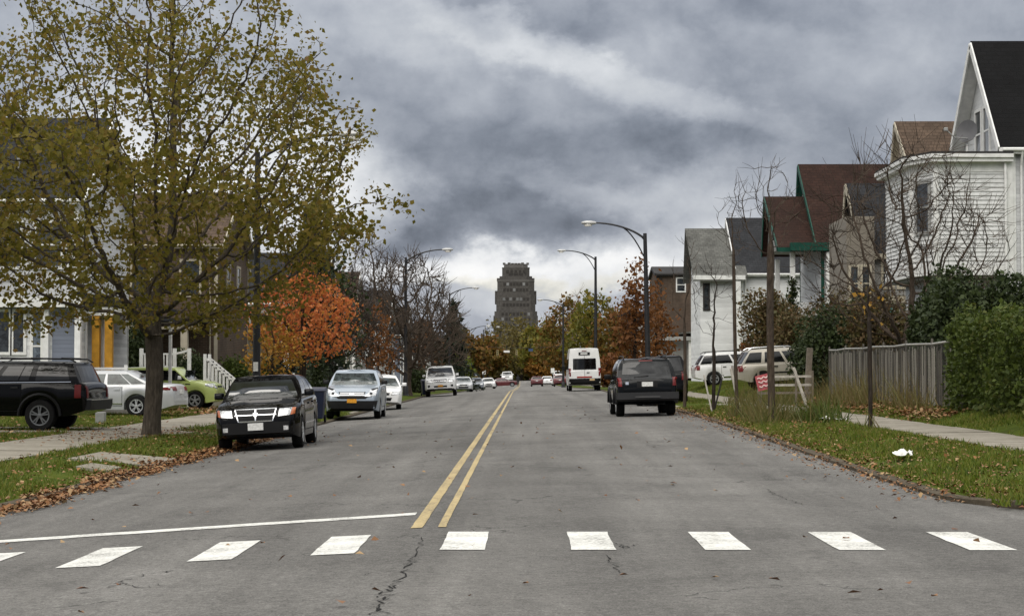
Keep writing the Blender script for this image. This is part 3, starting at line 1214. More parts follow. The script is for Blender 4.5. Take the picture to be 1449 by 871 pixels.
# pale blue compact SUV
sp = dict(L=4.57, W=1.87, H=1.68, wr=.345, axles=(.92, 3.54), cab=(.95, 1.85, 3.9, 4.46), sill=.26, nose=.80, corner=.7, wt=.74, mirmat=M_BLK,
          top=[(0, .70), (.03, .80), (.12, .90), (.35, 1.0), (.95, 1.12), (1.2, 1.14), (4.1, 1.2), (4.45, 1.1), (4.57, .85)])
c = Car('parked_crossover', 'pale blue-silver crossover with orange front plate, second car at the left kerb', 'car', sp, 'iceblue', 'cars parked along the left kerb')
c.std(wind=G_PALE, wins=((.08, .37), (.41, .68), (.72, .9)))
c.doors((1.35, 2.4, 3.3))
c.both('headlight', M_LAMP, 'F', [(.42, .76), (.80, .79), (.85, 1.04), (.62, .99)], off=.014, nu=6)
c.both('headlight_bulb', M_BLK, 'F', [(.60, .83), (.69, .83), (.69, .90), (.60, .90)], off=.018, nu=3, nv=3)
c.patch('lower_grille', M_BLK, 'F', [(-.46, .69), (.46, .69), (.56, .77), (-.56, .77)], off=.014, nu=10)
g = c.patch('grille', M_BLK, 'F', [(-.40, .77), (.40, .77), (.46, .92), (-.46, .92)], off=.008, nu=10)
for zz in (.80, .87):
    c.patch('grille_bar', M_CHROME, 'F', [(-.40, zz), (.40, zz), (.42, zz + .03), (-.42, zz + .03)], off=.018, nu=10, nv=1, parent=g)
for q in ([(-.06, .80), (-.035, .80), (-.045, .90), (-.07, .90)], [(.035, .80), (.06, .80), (.07, .90), (.045, .90)], [(-.04, .84), (.04, .84), (.04, .86), (-.04, .86)]):
    c.patch('badge', M_CHROME, 'F', q, off=.028, nu=2, nv=2, parent=g)
c.patch('lower_bumper', M_BLK, 'F', [(-.78, .27), (.78, .27), (.86, .62), (-.86, .62)], off=.035, nu=16)
c.patch('license_plate', M_PLATEO, 'F', [(-.16, .55), (.16, .55), (.16, .68), (-.16, .68)], off=.05, flat=True)
c.patch('inspection_sticker', M_PLATE, 'F', [(.48, 1.19), (.60, 1.19), (.60, 1.23), (.48, 1.23)], off=.012, nu=2, nv=1)
c.rails()
c.place(498, 596, 62.0, -90 + 1.0, 'F')
CRV = c

SEDTOP = [(0, .62), (.03, .72), (.12, .80), (.4, .88), (1.2, .98), (1.5, 1.0), (3.9, 1.04), (4.4, 1.06), (4.95, 1.02), (5.06, .92), (5.1, .7)]
SED = dict(L=5.1, W=1.9, H=1.50, wr=.34, axles=(1.0, 3.87), cab=(1.25, 2.15, 3.55, 4.55), sill=.22, top=SEDTOP, wt=.70, rpow=1.0)
MSED = dict(SED, L=4.7, W=1.8, H=1.45, axles=(.92, 3.6), cab=(1.15, 2.0, 3.2, 4.15),
            top=[(0, .60), (.03, .70), (.12, .78), (.4, .86), (1.1, .95), (1.4, .97), (3.5, 1.02), (4.1, 1.04), (4.55, 1.0), (4.66, .9), (4.7, .68)], wt=.68)


def sedan(name, label, paint, group, sp=MSED, plate=M_PLATE, wind=None, rear_out=False):
    c = Car(name, label, 'car', sp, paint, group)
    c.std(wins=((.12, .44), (.48, .80)), wind=wind)
    c.both('headlight', M_LAMP, 'F', [(.46, .62), (.78, .66), (.80, .76), (.50, .74)], off=.012, nu=5)
    c.patch('grille', M_BLK, 'F', [(-.34, .60), (.34, .60), (.38, .70), (-.38, .70)], off=.01, nu=6)
    c.patch('lower_grille', M_BLK, 'F', [(-.42, .36), (.42, .36), (.48, .50), (-.48, .50)], off=.01, nu=6)
    c.patch('license_plate', plate, 'F', [(-.16, .50), (.16, .50), (.16, .60), (-.16, .60)], off=.04, flat=True)
    c.both('taillight', M_RED, 'B', [(.46, .80), (.80, .80), (.82, .95), (.50, .95)], off=.012, nu=5)
    c.patch('license_plate', M_PLATE, 'B', [(-.16, .74), (.16, .74), (.16, .87), (-.16, .87)], off=.03, flat=True)
    c.patch('bumper', M_BLK, 'B', [(-.8, .34), (.8, .34), (.8, .46), (-.8, .46)], off=.01, nu=8)
    return c


G1 = 'cars parked along the left kerb'
sedan('parked_sedan', 'white sedan half hidden behind the pale blue crossover', 'white', G1, wind=G_PALE).place(538, 585, 77.5, -90 + 4, 'F')

# white full-size SUV
sp = dict(L=5.18, W=1.98, H=1.93, wr=.39, axles=(.95, 3.95), cab=(1.25, 1.95, 4.75, 5.1), sill=.38, nose=.86, corner=.45, wt=.78,
          top=[(0, .78), (.03, .95), (.10, 1.05), (.4, 1.14), (1.2, 1.22), (1.5, 1.22), (4.8, 1.25), (5.1, 1.2), (5.18, .95)])
c = Car('parked_suv', 'tall white sport utility vehicle facing us in the left parked row', 'car', sp, 'white', G1)
c.std(wins=((.07, .32), (.36, .62), (.66, .92)))
c.both('headlight', M_LAMP, 'F', [(.50, .88), (.82, .90), (.84, 1.06), (.54, 1.05)], off=.012)
g = c.patch('grille', M_BLK, 'F', [(-.38, .90), (.38, .90), (.42, 1.08), (-.42, 1.08)], off=.01, nu=6)
for zz in (.94, 1.0):
    c.patch('grille_bar', M_CHROME, 'F', [(-.38, zz), (.38, zz), (.38, zz + .02), (-.38, zz + .02)], off=.02, nu=6, nv=1, parent=g)
c.patch('lower_grille', M_BLK, 'F', [(-.40, .58), (.40, .58), (.42, .68), (-.42, .68)], off=.012, nu=6)
c.both('fog_light', M_BLK, 'F', [(.66, .60), (.80, .60), (.80, .72), (.66, .72)], off=.012, nu=3)
c.patch('license_plate', M_PLATEO, 'F', [(-.16, .60), (.16, .60), (.16, .72), (-.16, .72)], off=.05, flat=True)
c.patch('lower_bumper', M_BLK, 'F', [(-.84, .40), (.84, .40), (.84, .50), (-.84, .50)], off=.012, nu=10)
c.rails()
c.place(624, 559, 116, -90 + 1.5, 'F')

sedan('parked_sedan', 'silver sedan just behind the tall white sport utility vehicle', 'silver', G1, wind=G_PALE).place(656, 552, 172, -90 + 3, 'F')
sedan('parked_sedan', 'dark grey sedan between two pale sedans far down the left row', 'grey', G1).place(674, 551, 205, -90 + 3, 'F')
sedan('parked_sedan', 'farthest white sedan in the left row, beside the crossing red car', 'white', G1, wind=G_PALE).place(692, 549, 236, -90 + 4, 'F')
sedan('crossing_car', 'dark red car crossing the far end of the street sideways', 'red', None).place(712, 548, 286, 0)
sp = dict(L=5.18, W=1.98, H=1.88, wr=.39, axles=(.95, 3.95), cab=(1.25, 1.95, 4.75, 5.1), sill=.38, nose=.86, corner=.45, wt=.78,
          top=SUVTOP(.78, 1.14, 1.22, 5.18))
c = Car('oncoming_suv', 'white vehicle coming towards us beyond the crossing red car', 'car', sp, 'white')
c.std()
c.both('headlight', M_LAMP, 'F', [(.50, .88), (.82, .90), (.84, 1.06), (.54, 1.05)], off=.012)
c.patch('grille', M_BLK, 'F', [(-.38, .90), (.38, .90), (.42, 1.08), (-.42, 1.08)], off=.01)
c.place(718, 540, 320, -90, 'F')

# right side -----------------------------------------------------------
sp = dict(L=4.43, W=1.76, H=1.70, wr=.36, axles=(.86, 3.48), cab=(1.1, 1.75, 3.95, 4.36), sill=.34, nose=.86, tail=.95, corner=.4, wt=.80, wb=.97, hmat=M_BLK, mirmat=M_BLK, rw0=.0,
          top=SUVTOP(.72, 1.0, 1.10, 4.43), tw=.24)
c = Car('parked_suv', 'black boxy sport utility vehicle seen from behind, parked on the right with a pale plate', 'car', sp, 'darkgreen')
c.std(wins=((.07, .34), (.38, .64), (.68, .92)))
c.doors((1.25, 2.25, 3.08))
c.both('taillight', M_RED, 'B', [(.73, .88), (.87, .88), (.87, 1.13), (.745, 1.13)], off=.02, nu=4)
c.patch('tailgate_seal', M_GAP, 'B', [(-.70, .72), (.70, .72), (.71, 1.10), (-.71, 1.10)], off=.004, nu=8)
t = c.patch('tailgate', c.paint, 'B', [(-.68, .74), (.68, .74), (.69, 1.09), (-.69, 1.09)], off=.012, nu=8)
c.patch('plate_recess', M_BLK, 'B', [(-.30, .84), (.30, .84), (.30, 1.02), (-.30, 1.02)], off=.02, nu=4, parent=t)
c.patch('license_plate', M_PLATE, 'B', [(-.16, .87), (.16, .87), (.16, 1.0), (-.16, 1.0)], off=.03, nu=2, nv=2)
c.patch('badge', M_CHROME, 'B', [(.54, .93), (.63, .93), (.63, 1.01), (.54, 1.01)], off=.02, nu=2, nv=2, parent=t)
c.patch('bumper', plain('bumper_plastic', (.022, .022, .023), .4), 'B', [(-.90, .44), (.90, .44), (.90, .70), (-.90, .70)], off=.045, nu=14)
c.patch('bumper_step', plain('grey_plastic', (.09, .09, .09), .6), 'B', [(-.36, .55), (.36, .55), (.36, .59), (-.36, .59)], off=.085, nu=6, nv=1)
c.patch('wiper', M_BLK, 'B', [(-.05, 1.17), (.38, 1.13), (.38, 1.15), (-.05, 1.20)], off=.03, nu=5, nv=1)
c.patch('brake_light', M_RED, 'B', [(-.2, 1.60), (.2, 1.60), (.2, 1.63), (-.2, 1.63)], off=.02, nu=3, nv=1)
for sd_ in 'LR':
    for xa in sp['axles']:
        pts = []
        mb = MB()
        for k in range(13):
            t_ = math.pi * k / 12
            a, z = xa + math.cos(t_) * .45, .36 + math.sin(t_) * .45
            pts.append((c.X(a), (1 if sd_ == 'L' else -1) * (c.hw + .005), z))
        mb.tube(pts, .035, 6)
        mb.build('wheel_arch', M_BLK, c.root, sharp=40)
c.rails()
c.place(917, 583, 53.2, 90 + 1.0, 'B')
ESC = c

# white high-roof van
sp = dict(L=5.6, W=2.06, H=2.74, wr=.35, axles=(1.0, 4.5), cab=(.95, 2.0, 5.5, 5.58), sill=.36, nose=.84, tail=.97, corner=.35, wt=.86, wb=.985, arch=.3,
          top=[(0, .75), (.03, .95), (.15, 1.1), (.9, 1.28), (1.2, 1.3), (5.5, 1.3), (5.6, 1.25)])
c = Car('passenger_van', 'white high-roofed van with dark rear window driving away from us', 'van', sp, 'white')
c.patch('windshield', G_WIND, 'F', [(-.85, 1.35), (.85, 1.35), (.78, 2.2), (-.78, 2.2)], nu=10, nv=6)
c.patch('rear_window', G_DARK, 'B', [(-.74, 1.36), (.74, 1.36), (.72, 2.06), (-.72, 2.06)], nu=8, nv=5, off=.012)
c.patch('door_seal', M_GAP, 'B', [(-.008, .75), (.008, .75), (.008, 2.42), (-.008, 2.42)], nu=2, nv=8, off=.014)
for a0, a1 in ((.06, .28), (.32, .62), (.66, .95)):
    c.sides('side_window', G_DARK, c.cabin_q(a0, a1, .08, .55), nu=4, nv=3)
c.both('taillight', M_RED, 'B', [(.88, .95), (1.02, .95), (1.01, 1.45), (.87, 1.45)], off=.02, nu=3)
r_ = c.patch('roof_sign', M_BLK, 'B', [(-.36, 2.27), (.36, 2.27), (.36, 2.46), (-.36, 2.46)], nu=6, off=.02)
c.patch('sign_face', M_PLATE, 'B', [(-.20, 2.32), (.24, 2.32), (.24, 2.41), (-.20, 2.41)], nu=4, nv=2, off=.028, parent=r_)
c.patch('reflective_strip', plain('red_tape', (.30, .03, .02), .5, var=.4, scale=9), 'B', [(-.45, .84), (.5, .84), (.5, .93), (-.45, .93)], off=.016, nu=6, nv=1)
c.patch('bumper', M_BLK, 'B', [(-1.0, .42), (1.0, .42), (1.0, .80), (-1.0, .80)], off=.09, nu=10)
c.patch('license_plate', plain('amber_plate', (.55, .40, .22), .5), 'B', [(-.62, .66), (-.30, .66), (-.30, .77), (-.62, .77)], off=.10, nu=2, nv=2)
c.patch('badge', M_CHROME, 'B', [(-.30, 1.12), (-.12, 1.12), (-.12, 1.20), (-.30, 1.20)], nu=2, nv=1, off=.02)
c.patch('brake_light', M_RED, 'B', [(-.15, 2.52), (.15, 2.52), (.15, 2.56), (-.15, 2.56)], nu=3, nv=1, off=.02)
for sg in (1, -1):
    MB().box(4.62 - c.L / 2 - .02, 4.62 - c.L / 2 + .10, sg * 1.08, sg * 1.30, 1.35, 1.65).build('side_mirror', M_BLK, c.root, bevel=.03)
c.place(828, 553, 116.5, 90 + .6, 'B')

G2 = 'cars far down the right side'
sedan('parked_sedan', 'dark red sedan with its tail towards us, leftmost of the far right cars', 'red', G2).place(760, 546, 262, 90, 'B')
sedan('parked_sedan', 'white sedan wedged between two dark red ones far away', 'white', G2).place(774, 546, 268, 90 - 2, 'B')
sedan('parked_sedan', 'dark red sedan nearest the white van on its left', 'red', G2).place(793, 547, 236, 90 - 1, 'B')
sp = dict(SED, L=4.6, W=1.85, H=1.70, axles=(.9, 3.5), cab=(1.0, 1.8, 3.9, 4.5), top=SUVTOP(.7, 1.0, 1.1, 4.6))
c = Car('parked_suv', 'white roofed vehicle showing above the dark red sedan', 'car', sp, 'white', G2)
c.std()
c.both('taillight', M_RED, 'B', [(.66, .86), (.88, .86), (.86, 1.1), (.68, 1.1)], off=.015, nu=4)
c.place(791, 540, 318, 90, 'B')
sp = dict(L=4.8, W=1.9, H=1.80, wr=.37, axles=(.9, 3.7), cab=(1.1, 1.8, 4.4, 4.72), sill=.34, top=SUVTOP(.75, 1.05, 1.15, 4.8), wt=.82, wb=.97)
c = Car('parked_suv', 'dark vehicle mostly hidden ahead of the black sport utility vehicle', 'car', sp, 'black')
c.std()
c.both('taillight', M_RED, 'B', [(.70, .86), (.92, .86), (.90, 1.16), (.72, 1.16)], off=.015, nu=4)
c.place(940, 560, 67, 90, 'B')

# two SUVs in the side yard, facing right
sp = dict(L=4.48, W=1.85, H=1.74, wr=.36, axles=(.88, 3.5), cab=(1.1, 1.8, 4.0, 4.40), sill=.32, nose=.86, tail=.94, corner=.4, wt=.80, wb=.97, hmat=M_CHROME,
          top=SUVTOP(.74, 1.02, 1.10, 4.48))
c = Car('parked_suv', 'white sport utility vehicle side-on in the yard, behind the thin bare trees', 'car', sp, 'white', 'vehicles in the right side yard')
c.std(wins=((.08, .37), (.41, .70), (.76, .95)))
c.doors((1.25, 2.3, 3.1))
c.sides('running_board', M_CHROME, [(1.4, .40), (3.0, .40), (3.0, .47), (1.4, .47)], off=.03, nu=6, nv=1)
c.sides('taillight', M_RED, [(4.25, .86), (4.42, .86), (4.42, 1.1), (4.25, 1.1)], off=.02, nu=3)
c.both('taillight', M_RED, 'B', [(.70, .86), (.92, .86), (.90, 1.12), (.72, 1.12)], off=.015, nu=4)
c.rails()
c.place(982, 543, 97.5, 2, 'B')
sp = dict(L=4.61, W=1.84, H=1.72, wr=.37, axles=(.85, 3.54), cab=(1.25, 1.95, 4.1, 4.52), sill=.34, nose=.88, tail=.94, corner=.4, wt=.78, wb=.96, hmat=M_BLK,
          top=SUVTOP(.74, .98, 1.08, 4.61))
c = Car('parked_suv', 'tan sport utility vehicle side-on behind the red sign and fence rails', 'car', sp, 'tan', 'vehicles in the right side yard')
c.std(wins=((.08, .36), (.40, .67), (.72, .94)))
c.doors((1.35, 2.35, 3.15))
c.sides('side_moulding', M_BLK, [(1.4, .66), (3.1, .66), (3.1, .72), (1.4, .72)], off=.02, nu=6, nv=1)
c.sides('taillight', M_RED, [(4.38, .80), (4.56, .80), (4.56, 1.06), (4.38, 1.06)], off=.02, nu=3)
c.both('taillight', M_RED, 'B', [(.70, .80), (.92, .80), (.90, 1.06), (.72, 1.06)], off=.015, nu=4)
c.rails(mat=M_CHROME)
c.place(1040, 547, 78, 3, 'B')

# left driveways -------------------------------------------------------
sp = dict(L=4.79, W=1.90, H=1.73, wr=.385, axles=(.82, 3.62), cab=(1.35, 1.95, 4.50, 4.72), sill=.36, nose=.90, tail=.96, corner=.3, wt=.82, wb=.975, hmat=M_BLK, darkrim=True, tw=.25, arch=.4,
          top=SUVTOP(.78, 1.08, 1.20, 4.79), rpow=1.0)
c = Car('parked_suv', 'black square-backed sport utility vehicle side-on at the left edge with red taillight', 'car', sp, 'black', 'vehicles in the left driveways')
c.std(wins=((.06, .30), (.345, .50), (.51, .585), (.635, .90)))
c.doors((1.35, 2.35, 3.15))
for sd_ in 'LR':
    c.patch('taillight', M_RED, sd_, [(4.50, .82), (4.66, .82), (4.66, 1.15), (4.50, 1.15)], off=.014, nu=4)
    c.patch('trim_strip', M_CHROME, sd_, [(.9, 1.155), (4.4, 1.21), (4.4, 1.225), (.9, 1.17)], off=.008, nu=10, nv=1)
    for xa in sp['axles']:
        pts = []
        for k in range(13):
            t_ = math.pi * k / 12
            a, z = xa + math.cos(t_) * .53, .38 + math.sin(t_) * .53
            pts.append((c.X(a), (1 if sd_ == 'L' else -1) * (c.hw + .005), z))
        MB().tube(pts, .035, 6).build('wheel_arch', M_BLK, c.root, sharp=40)
c.both('taillight', M_RED, 'B', [(.76, .82), (.88, .82), (.88, 1.12), (.77, 1.12)], off=.016, nu=3)
c.patch('bumper', M_BLK, 'B', [(-.90, .52), (.90, .52), (.90, .78), (-.90, .78)], off=.12, nu=10)
c.patch('bumper_trim', M_CHROME, 'B', [(-.88, .765), (.88, .765), (.88, .79), (-.88, .79)], off=.13, nu=10, nv=1)
c.rails(cross=3)
c.place(138, 617, 46.2, 180 - 4, 'B')

c = Car('parked_sedan', 'silver sedan side-on behind the big tree, tail towards the street', 'car', SED, 'silver', 'vehicles in the left driveways')
c.std(wins=((.14, .46), (.50, .74), (.755, .90)), glass=G_MID)
c.doors((1.55, 2.6, 3.4))
for sd_ in 'LR':
    c.patch('taillight', M_RED, sd_, [(4.55, .86), (4.98, .86), (4.98, .96), (4.55, .93)], off=.012, nu=4)
    c.patch('trim_strip', M_CHROME, sd_, [(1.5, .40), (3.4, .40), (3.4, .43), (1.5, .43)], off=.018, nu=8, nv=1)
c.both('taillight', M_RED, 'B', [(.46, .84), (.84, .84), (.86, .97), (.50, .97)], off=.014, nu=5)
c.patch('license_plate', M_PLATE, 'B', [(-.16, .74), (.16, .74), (.16, .87), (-.16, .87)], off=.03, flat=True)
c.place(257, 594, 60, 180 - 5, 'B')

sp = dict(L=4.1, W=1.79, H=1.62, wr=.34, axles=(.82, 3.37), cab=(.85, 1.55, 3.75, 4.02), sill=.24, nose=.84, tail=.92, corner=.5, wt=.80, wb=.96, hmat=M_BLK, mirmat=PAINT['white'],
          top=[(0, .66), (.03, .80), (.10, .92), (.35, 1.02), (.85, 1.08), (1.2, 1.06), (3.7, 1.12), (4.0, 1.08), (4.1, .8)])
c = Car('parked_hatchback', 'lime green boxy hatchback facing the street beyond the silver sedan', 'car', sp, 'lime', 'vehicles in the left driveways')
c.std(wins=((.08, .42), (.46, .74), (.78, .92)))
c.patch('roof_reflection', PAINT['white'], 'T', [(1.50, -.60), (3.7, -.62), (3.7, .62), (1.50, .60)], off=.008, nu=8, nv=6)  # white roof panel: the roof's bright reflection put into paint
c.doors((1.25, 2.25, 3.0))
c.both('headlight', M_LAMP, 'F', [(.50, .80), (.78, .82), (.80, 1.0), (.54, .96)], off=.012)
for sd_ in 'LR':
    c.patch('headlight', M_LAMP, sd_, [(.12, .82), (.42, .90), (.42, .99), (.14, .95)], off=.010, nu=4)
    c.patch('air_vent', M_BLK, sd_, [(1.0, .93), (1.2, .94), (1.2, .98), (1.0, .975)], off=.012, nu=2, nv=1)
c.patch('grille', M_BLK, 'F', [(-.36, .84), (.36, .84), (.36, .90), (-.36, .90)], off=.012)
c.patch('lower_grille', M_BLK, 'F', [(-.5, .34), (.5, .34), (.5, .58), (-.5, .58)], off=.012)
c.place(313, 583, 71.5, -4, 'F')
# ------------------------------------------------------------------ trees and plants
def grow(att, trunk, D=0.3, kill=None, iters=160, seed=0):
    """space colonisation: returns node positions and parents"""
    rng = np.random.default_rng(seed)
    kill = kill or D * 1.8
    pos = [np.array(p, float) for p in trunk]
    par = [-1] + list(range(len(trunk) - 1))
    att = np.array(att, float)
    bd = np.full(len(att), 1e9)
    bi = np.zeros(len(att), int)

    def upd(k0):
        nonlocal bd, bi
        new = np.array(pos[k0:])
        for s in range(0, len(new), 400):
            d = np.linalg.norm(att[:, None, :] - new[None, s:s + 400, :], axis=2)
            j = d.argmin(1)
            dm = d[np.arange(len(att)), j]
            m = dm < bd
            bd[m] = dm[m]
            bi[m] = j[m] + k0 + s
    k_tr = max(0, len(trunk) - max(3, len(trunk) // 2))
    upd(0)
    kids = {}
    for _ in range(iters):
        keep = bd > kill
        att, bd, bi = att[keep], bd[keep], bi[keep]
        if not len(att):
            break
        k0 = len(pos)
        for n in np.unique(bi):
            m = bi == n
            v = att[m] - pos[n]
            v /= np.linalg.norm(v, axis=1)[:, None]
            d = v.sum(0)
            L = np.linalg.norm(d)
            d = d / L if L > 1e-6 else rng.normal(size=3)
            d = d + rng.normal(size=3) * 0.11
            d /= np.linalg.norm(d)
            q = pos[n] + d * D
            c = kids.get(n, 0)
            if c > 3:
                # stalled: drop these attractors
                bd[m] = 0
                continue
            kids[n] = c + 1
            pos.append(q)
            par.append(int(n))
        if len(pos) == k0:
            continue
        upd(k0)
        if len(pos) > 9000:
            break
    return np.array(pos), np.array(par)


def skeleton(pos, par, r_tip, r_base, expo=2.3):
    n = len(pos)
    acc = np.zeros(n)
    kids = [[] for _ in range(n)]
    for i in range(n):
        if par[i] >= 0:
            kids[par[i]].append(i)
    for i in range(n - 1, -1, -1):
        if not kids[i]:
            acc[i] = r_tip ** expo
        if par[i] >= 0:
            acc[par[i]] += acc[i]
    r = acc ** (1 / expo)
    # scale the thick end to the wanted trunk radius, keep tips
    k = math.log(r_base / r_tip) / max(1e-6, math.log(r[0] / r_tip))
    r = r_tip * (r / r_tip) ** k
    return r, kids


def branch_mesh(mb, pos, par, r, kids, thin=0.02):
    started = [0]
    while started:
        s = started.pop()
        chain = [s]
        c = s
        while kids[c]:
            ks = sorted(kids[c], key=lambda i: -r[i])
            for o in ks[1:]:
                started.append(o)
            c = ks[0]
            chain.append(c)
        p0 = [] if par[s] < 0 else [pos[par[s]]]
        pts = p0 + [pos[i] for i in chain]
        rad = ([min(r[s] * 1.05, r[par[s]])] if p0 else []) + [r[i] for i in chain]
        if len(pts) < 2:
            continue
        mx = max(rad)
        mb.tube(pts, rad, 10 if mx > .12 else (6 if mx > .04 else (4 if mx > thin else 3)), cap=mx > .05)


def leaf_quads(pts, size, rng, droop=0.25, var=0.38, aspect=0.75):
    n = len(pts)
    d = rng.normal(size=(n, 3))
    d[:, 2] -= droop
    d /= np.linalg.norm(d, axis=1)[:, None]
    u = rng.normal(size=(n, 3))
    s = np.cross(d, u)
    s /= np.linalg.norm(s, axis=1)[:, None] + 1e-9
    L = size * (1 + var * rng.normal(size=n)).clip(.45, 1.9)
    d *= L[:, None]
    s *= (L * aspect * .5)[:, None]
    up = np.cross(d, s)
    up /= np.linalg.norm(up, axis=1)[:, None] + 1e-9
    k = up * (L * .10)[:, None]
    mid = pts + d * .45
    V = np.stack([pts, mid + s + k, pts + d, mid - s + k], axis=1)
    return V


def sample_profile(prof, n, rng, sx=1.0, sy=1.0, fill=0.55, lump=0.0, clump=None):
    """random points inside a surface of revolution (z, r)"""
    zs = np.array([p[0] for p in prof])
    rs = np.array([p[1] for p in prof])
    out = []
    A = rs.max()
    while len(out) < n:
        z = rng.uniform(zs[0], zs[-1])
        r = np.interp(z, zs, rs)
        if rng.uniform(0, A * A) > r * r:
            continue
        t = rng.uniform(0, 2 * math.pi)
        q = r * rng.uniform(0, 1) ** fill
        if lump:
            q *= 1 + lump * math.sin(3 * t + z * 1.7) * math.sin(z * 2.1 + t)
        x, y = q * math.cos(t) * sx, q * math.sin(t) * sy
        if clump is not None and math.sin(x * 1.9 + 1) + math.sin(y * 2.1 + 2 + z * .5) + math.sin(z * 2.3 + x * .6) + .8 * math.sin(x * 3.7 - z * 3.1) < clump:
            continue
        out.append((x, y, z))
    return np.array(out)


def tree(name, label, cat, loc, prof, trunk_h, r_base, barkm, leafm=None, n_att=500, D=.35, r_tip=.012, leaves=8, lsize=.14, spread=.28,
         sx=1, sy=1, seed=1, group=None, twigs=0, twig_len=.5, lean=(0, 0), leaf_r=.03, fill=.55, kill=None, droop=.25, lump=.25, multi=1, expo=2.3, keep=1.0, slim=1.0, clump=None, tipx=1.6, midx=.8, open_top=0.0):
    rng = np.random.default_rng(seed)
    root = thing(name, label, cat, loc, group=group)
    att = sample_profile(prof, n_att, rng, sx, sy, fill, lump, clump)
    nt_ = max(2, int(trunk_h / D))
    tr = []
    for i in range(nt_ + 1):
        t = i / nt_
        tr.append((lean[0] * t + math.sin(t * 5 + seed) * r_base * .18, lean[1] * t + math.sin(t * 4 + seed * 2) * r_base * .18, -.15 + (trunk_h + .15) * t))
    pos, par = grow(att, tr, D, kill, seed=seed)
    pos[len(tr):] += rng.normal(size=(len(pos) - len(tr), 3)) * D * .06
    r, kids = skeleton(pos, par, r_tip, r_base, expo)
    r[len(tr):] = r_tip + (r[len(tr):] - r_tip) * slim
    r[0] *= 1.35
    if len(r) > 1:
        r[1] *= 1.1
    mb = MB()
    branch_mesh(mb, pos, par, r, kids)
    thin_ = [i for i in range(len(tr), len(pos)) if r[i] < leaf_r]
    tips = [i for i in thin_ if not kids[i]]
    if twigs:
        for i in thin_:
            k = twigs if not kids[i] else (1 if rng.uniform() < .55 else 0)
            base = pos[i]
            pd = pos[i] - pos[par[i]]
            pd = pd / (np.linalg.norm(pd) + 1e-9)
            for _ in range(k):
                d = pd * 1.0 + rng.normal(size=3) * .55 + np.array([0, 0, .45])
                d /= np.linalg.norm(d)
                L = twig_len * rng.uniform(.5, 1.3)
                m_ = base + d * L * .5 + rng.normal(size=3) * .04 * L
                mb.tube([base, m_, base + d * L + np.array([0, 0, .06 * L])], [r_tip * .9, r_tip * .7, r_tip * .4], 3, cap=False)
    tk = mb.build('trunk', barkm, root, sharp=60, fix=False)
    if leafm:
        pts = []
        for i in thin_:
            if rng.uniform() > keep:
                continue
            hh = (pos[i][2] - prof[0][0]) / (prof[-1][0] - prof[0][0])
            k = rng.poisson(leaves * (tipx if not kids[i] else midx) * max(.25, 1 - open_top * max(0, hh * 1.6 - .35)))
            if k:
                pts.append(pos[i] + rng.normal(size=(k, 3)) * spread * np.array([1, 1, .8]))
        pts = np.concatenate(pts)
        quads('crown', leaf_quads(pts, lsize, rng, droop), leafm, root)
    return root


BK_GREY = bark('grey_bark', (0.075, 0.062, 0.048))
BK_DARK = bark('dark_bark', (0.038, 0.030, 0.024))
BK_TWIG = bark('brown_twig_bark', (0.070, 0.053, 0.040))
BK_PALE = bark('pale_twig_bark', (0.20, 0.165, 0.13))
LF_OLIVE = leafmat('olive_leaf', [(.062, .055, .010), (.126, .112, .016), (.185, .158, .024), (.24, .180, .038), (.17, .10, .028)], .5)
LF_ORANGE = leafmat('orange_leaf', [(.44, .22, .04), (.54, .21, .05), (.57, .18, .06), (.44, .12, .04), (.60, .30, .09)], .4)
LF_YELLOW = leafmat('yellow_leaf', [(.22, .13, .02), (.34, .19, .03), (.42, .24, .04), (.32, .13, .025)])
LF_RUST = leafmat('rust_leaf', [(.085, .036, .014), (.165, .065, .022), (.22, .095, .028), (.12, .055, .02)])
LF_BROWNG = leafmat('brown_green_leaf', [(.06, .05, .012), (.11, .09, .016), (.17, .10, .02), (.20, .085, .02), (.09, .085, .015)])
LF_GREENY = leafmat('yellow_green_leaf', [(.08, .085, .014), (.13, .13, .02), (.18, .16, .025), (.20, .13, .02)])
LF_DARKG = leafmat('evergreen_leaf', [(.014, .022, .009), (.028, .042, .014), (.045, .062, .018), (.022, .034, .012)], .15)
LF_HEDGE = leafmat('hedge_leaf', [(.028, .042, .008), (.055, .080, .013), (.088, .118, .019), (.042, .062, .011), (.15, .155, .035)], .28)
LF_SPRUCE = leafmat('spruce_needle', [(.012, .018, .012), (.022, .032, .018), (.032, .042, .02)], .1)
LF_DRY = leafmat('dry_brown_leaf', [(.06, .045, .02), (.13, .08, .035), (.10, .085, .03), (.05, .055, .018)], .2)
LF_LITTER = leafmat('fallen_leaf', [(.07, .035, .015), (.17, .075, .028), (.26, .125, .045), (.14, .055, .022), (.36, .24, .12), (.10, .05, .022)], 0)
LF_GRASS = leafmat('grass_blade', [(.035, .055, .008), (.070, .110, .011), (.115, .155, .016), (.17, .175, .028), (.21, .165, .065)], .3)
LF_WEED = leafmat('weed_stem', [(.10, .08, .03), (.19, .14, .06), (.12, .12, .03), (.25, .19, .09)], .2)


def gpt(px, Y):
    X = PX(px, Y)
    return (X, Y, zg(X, Y))


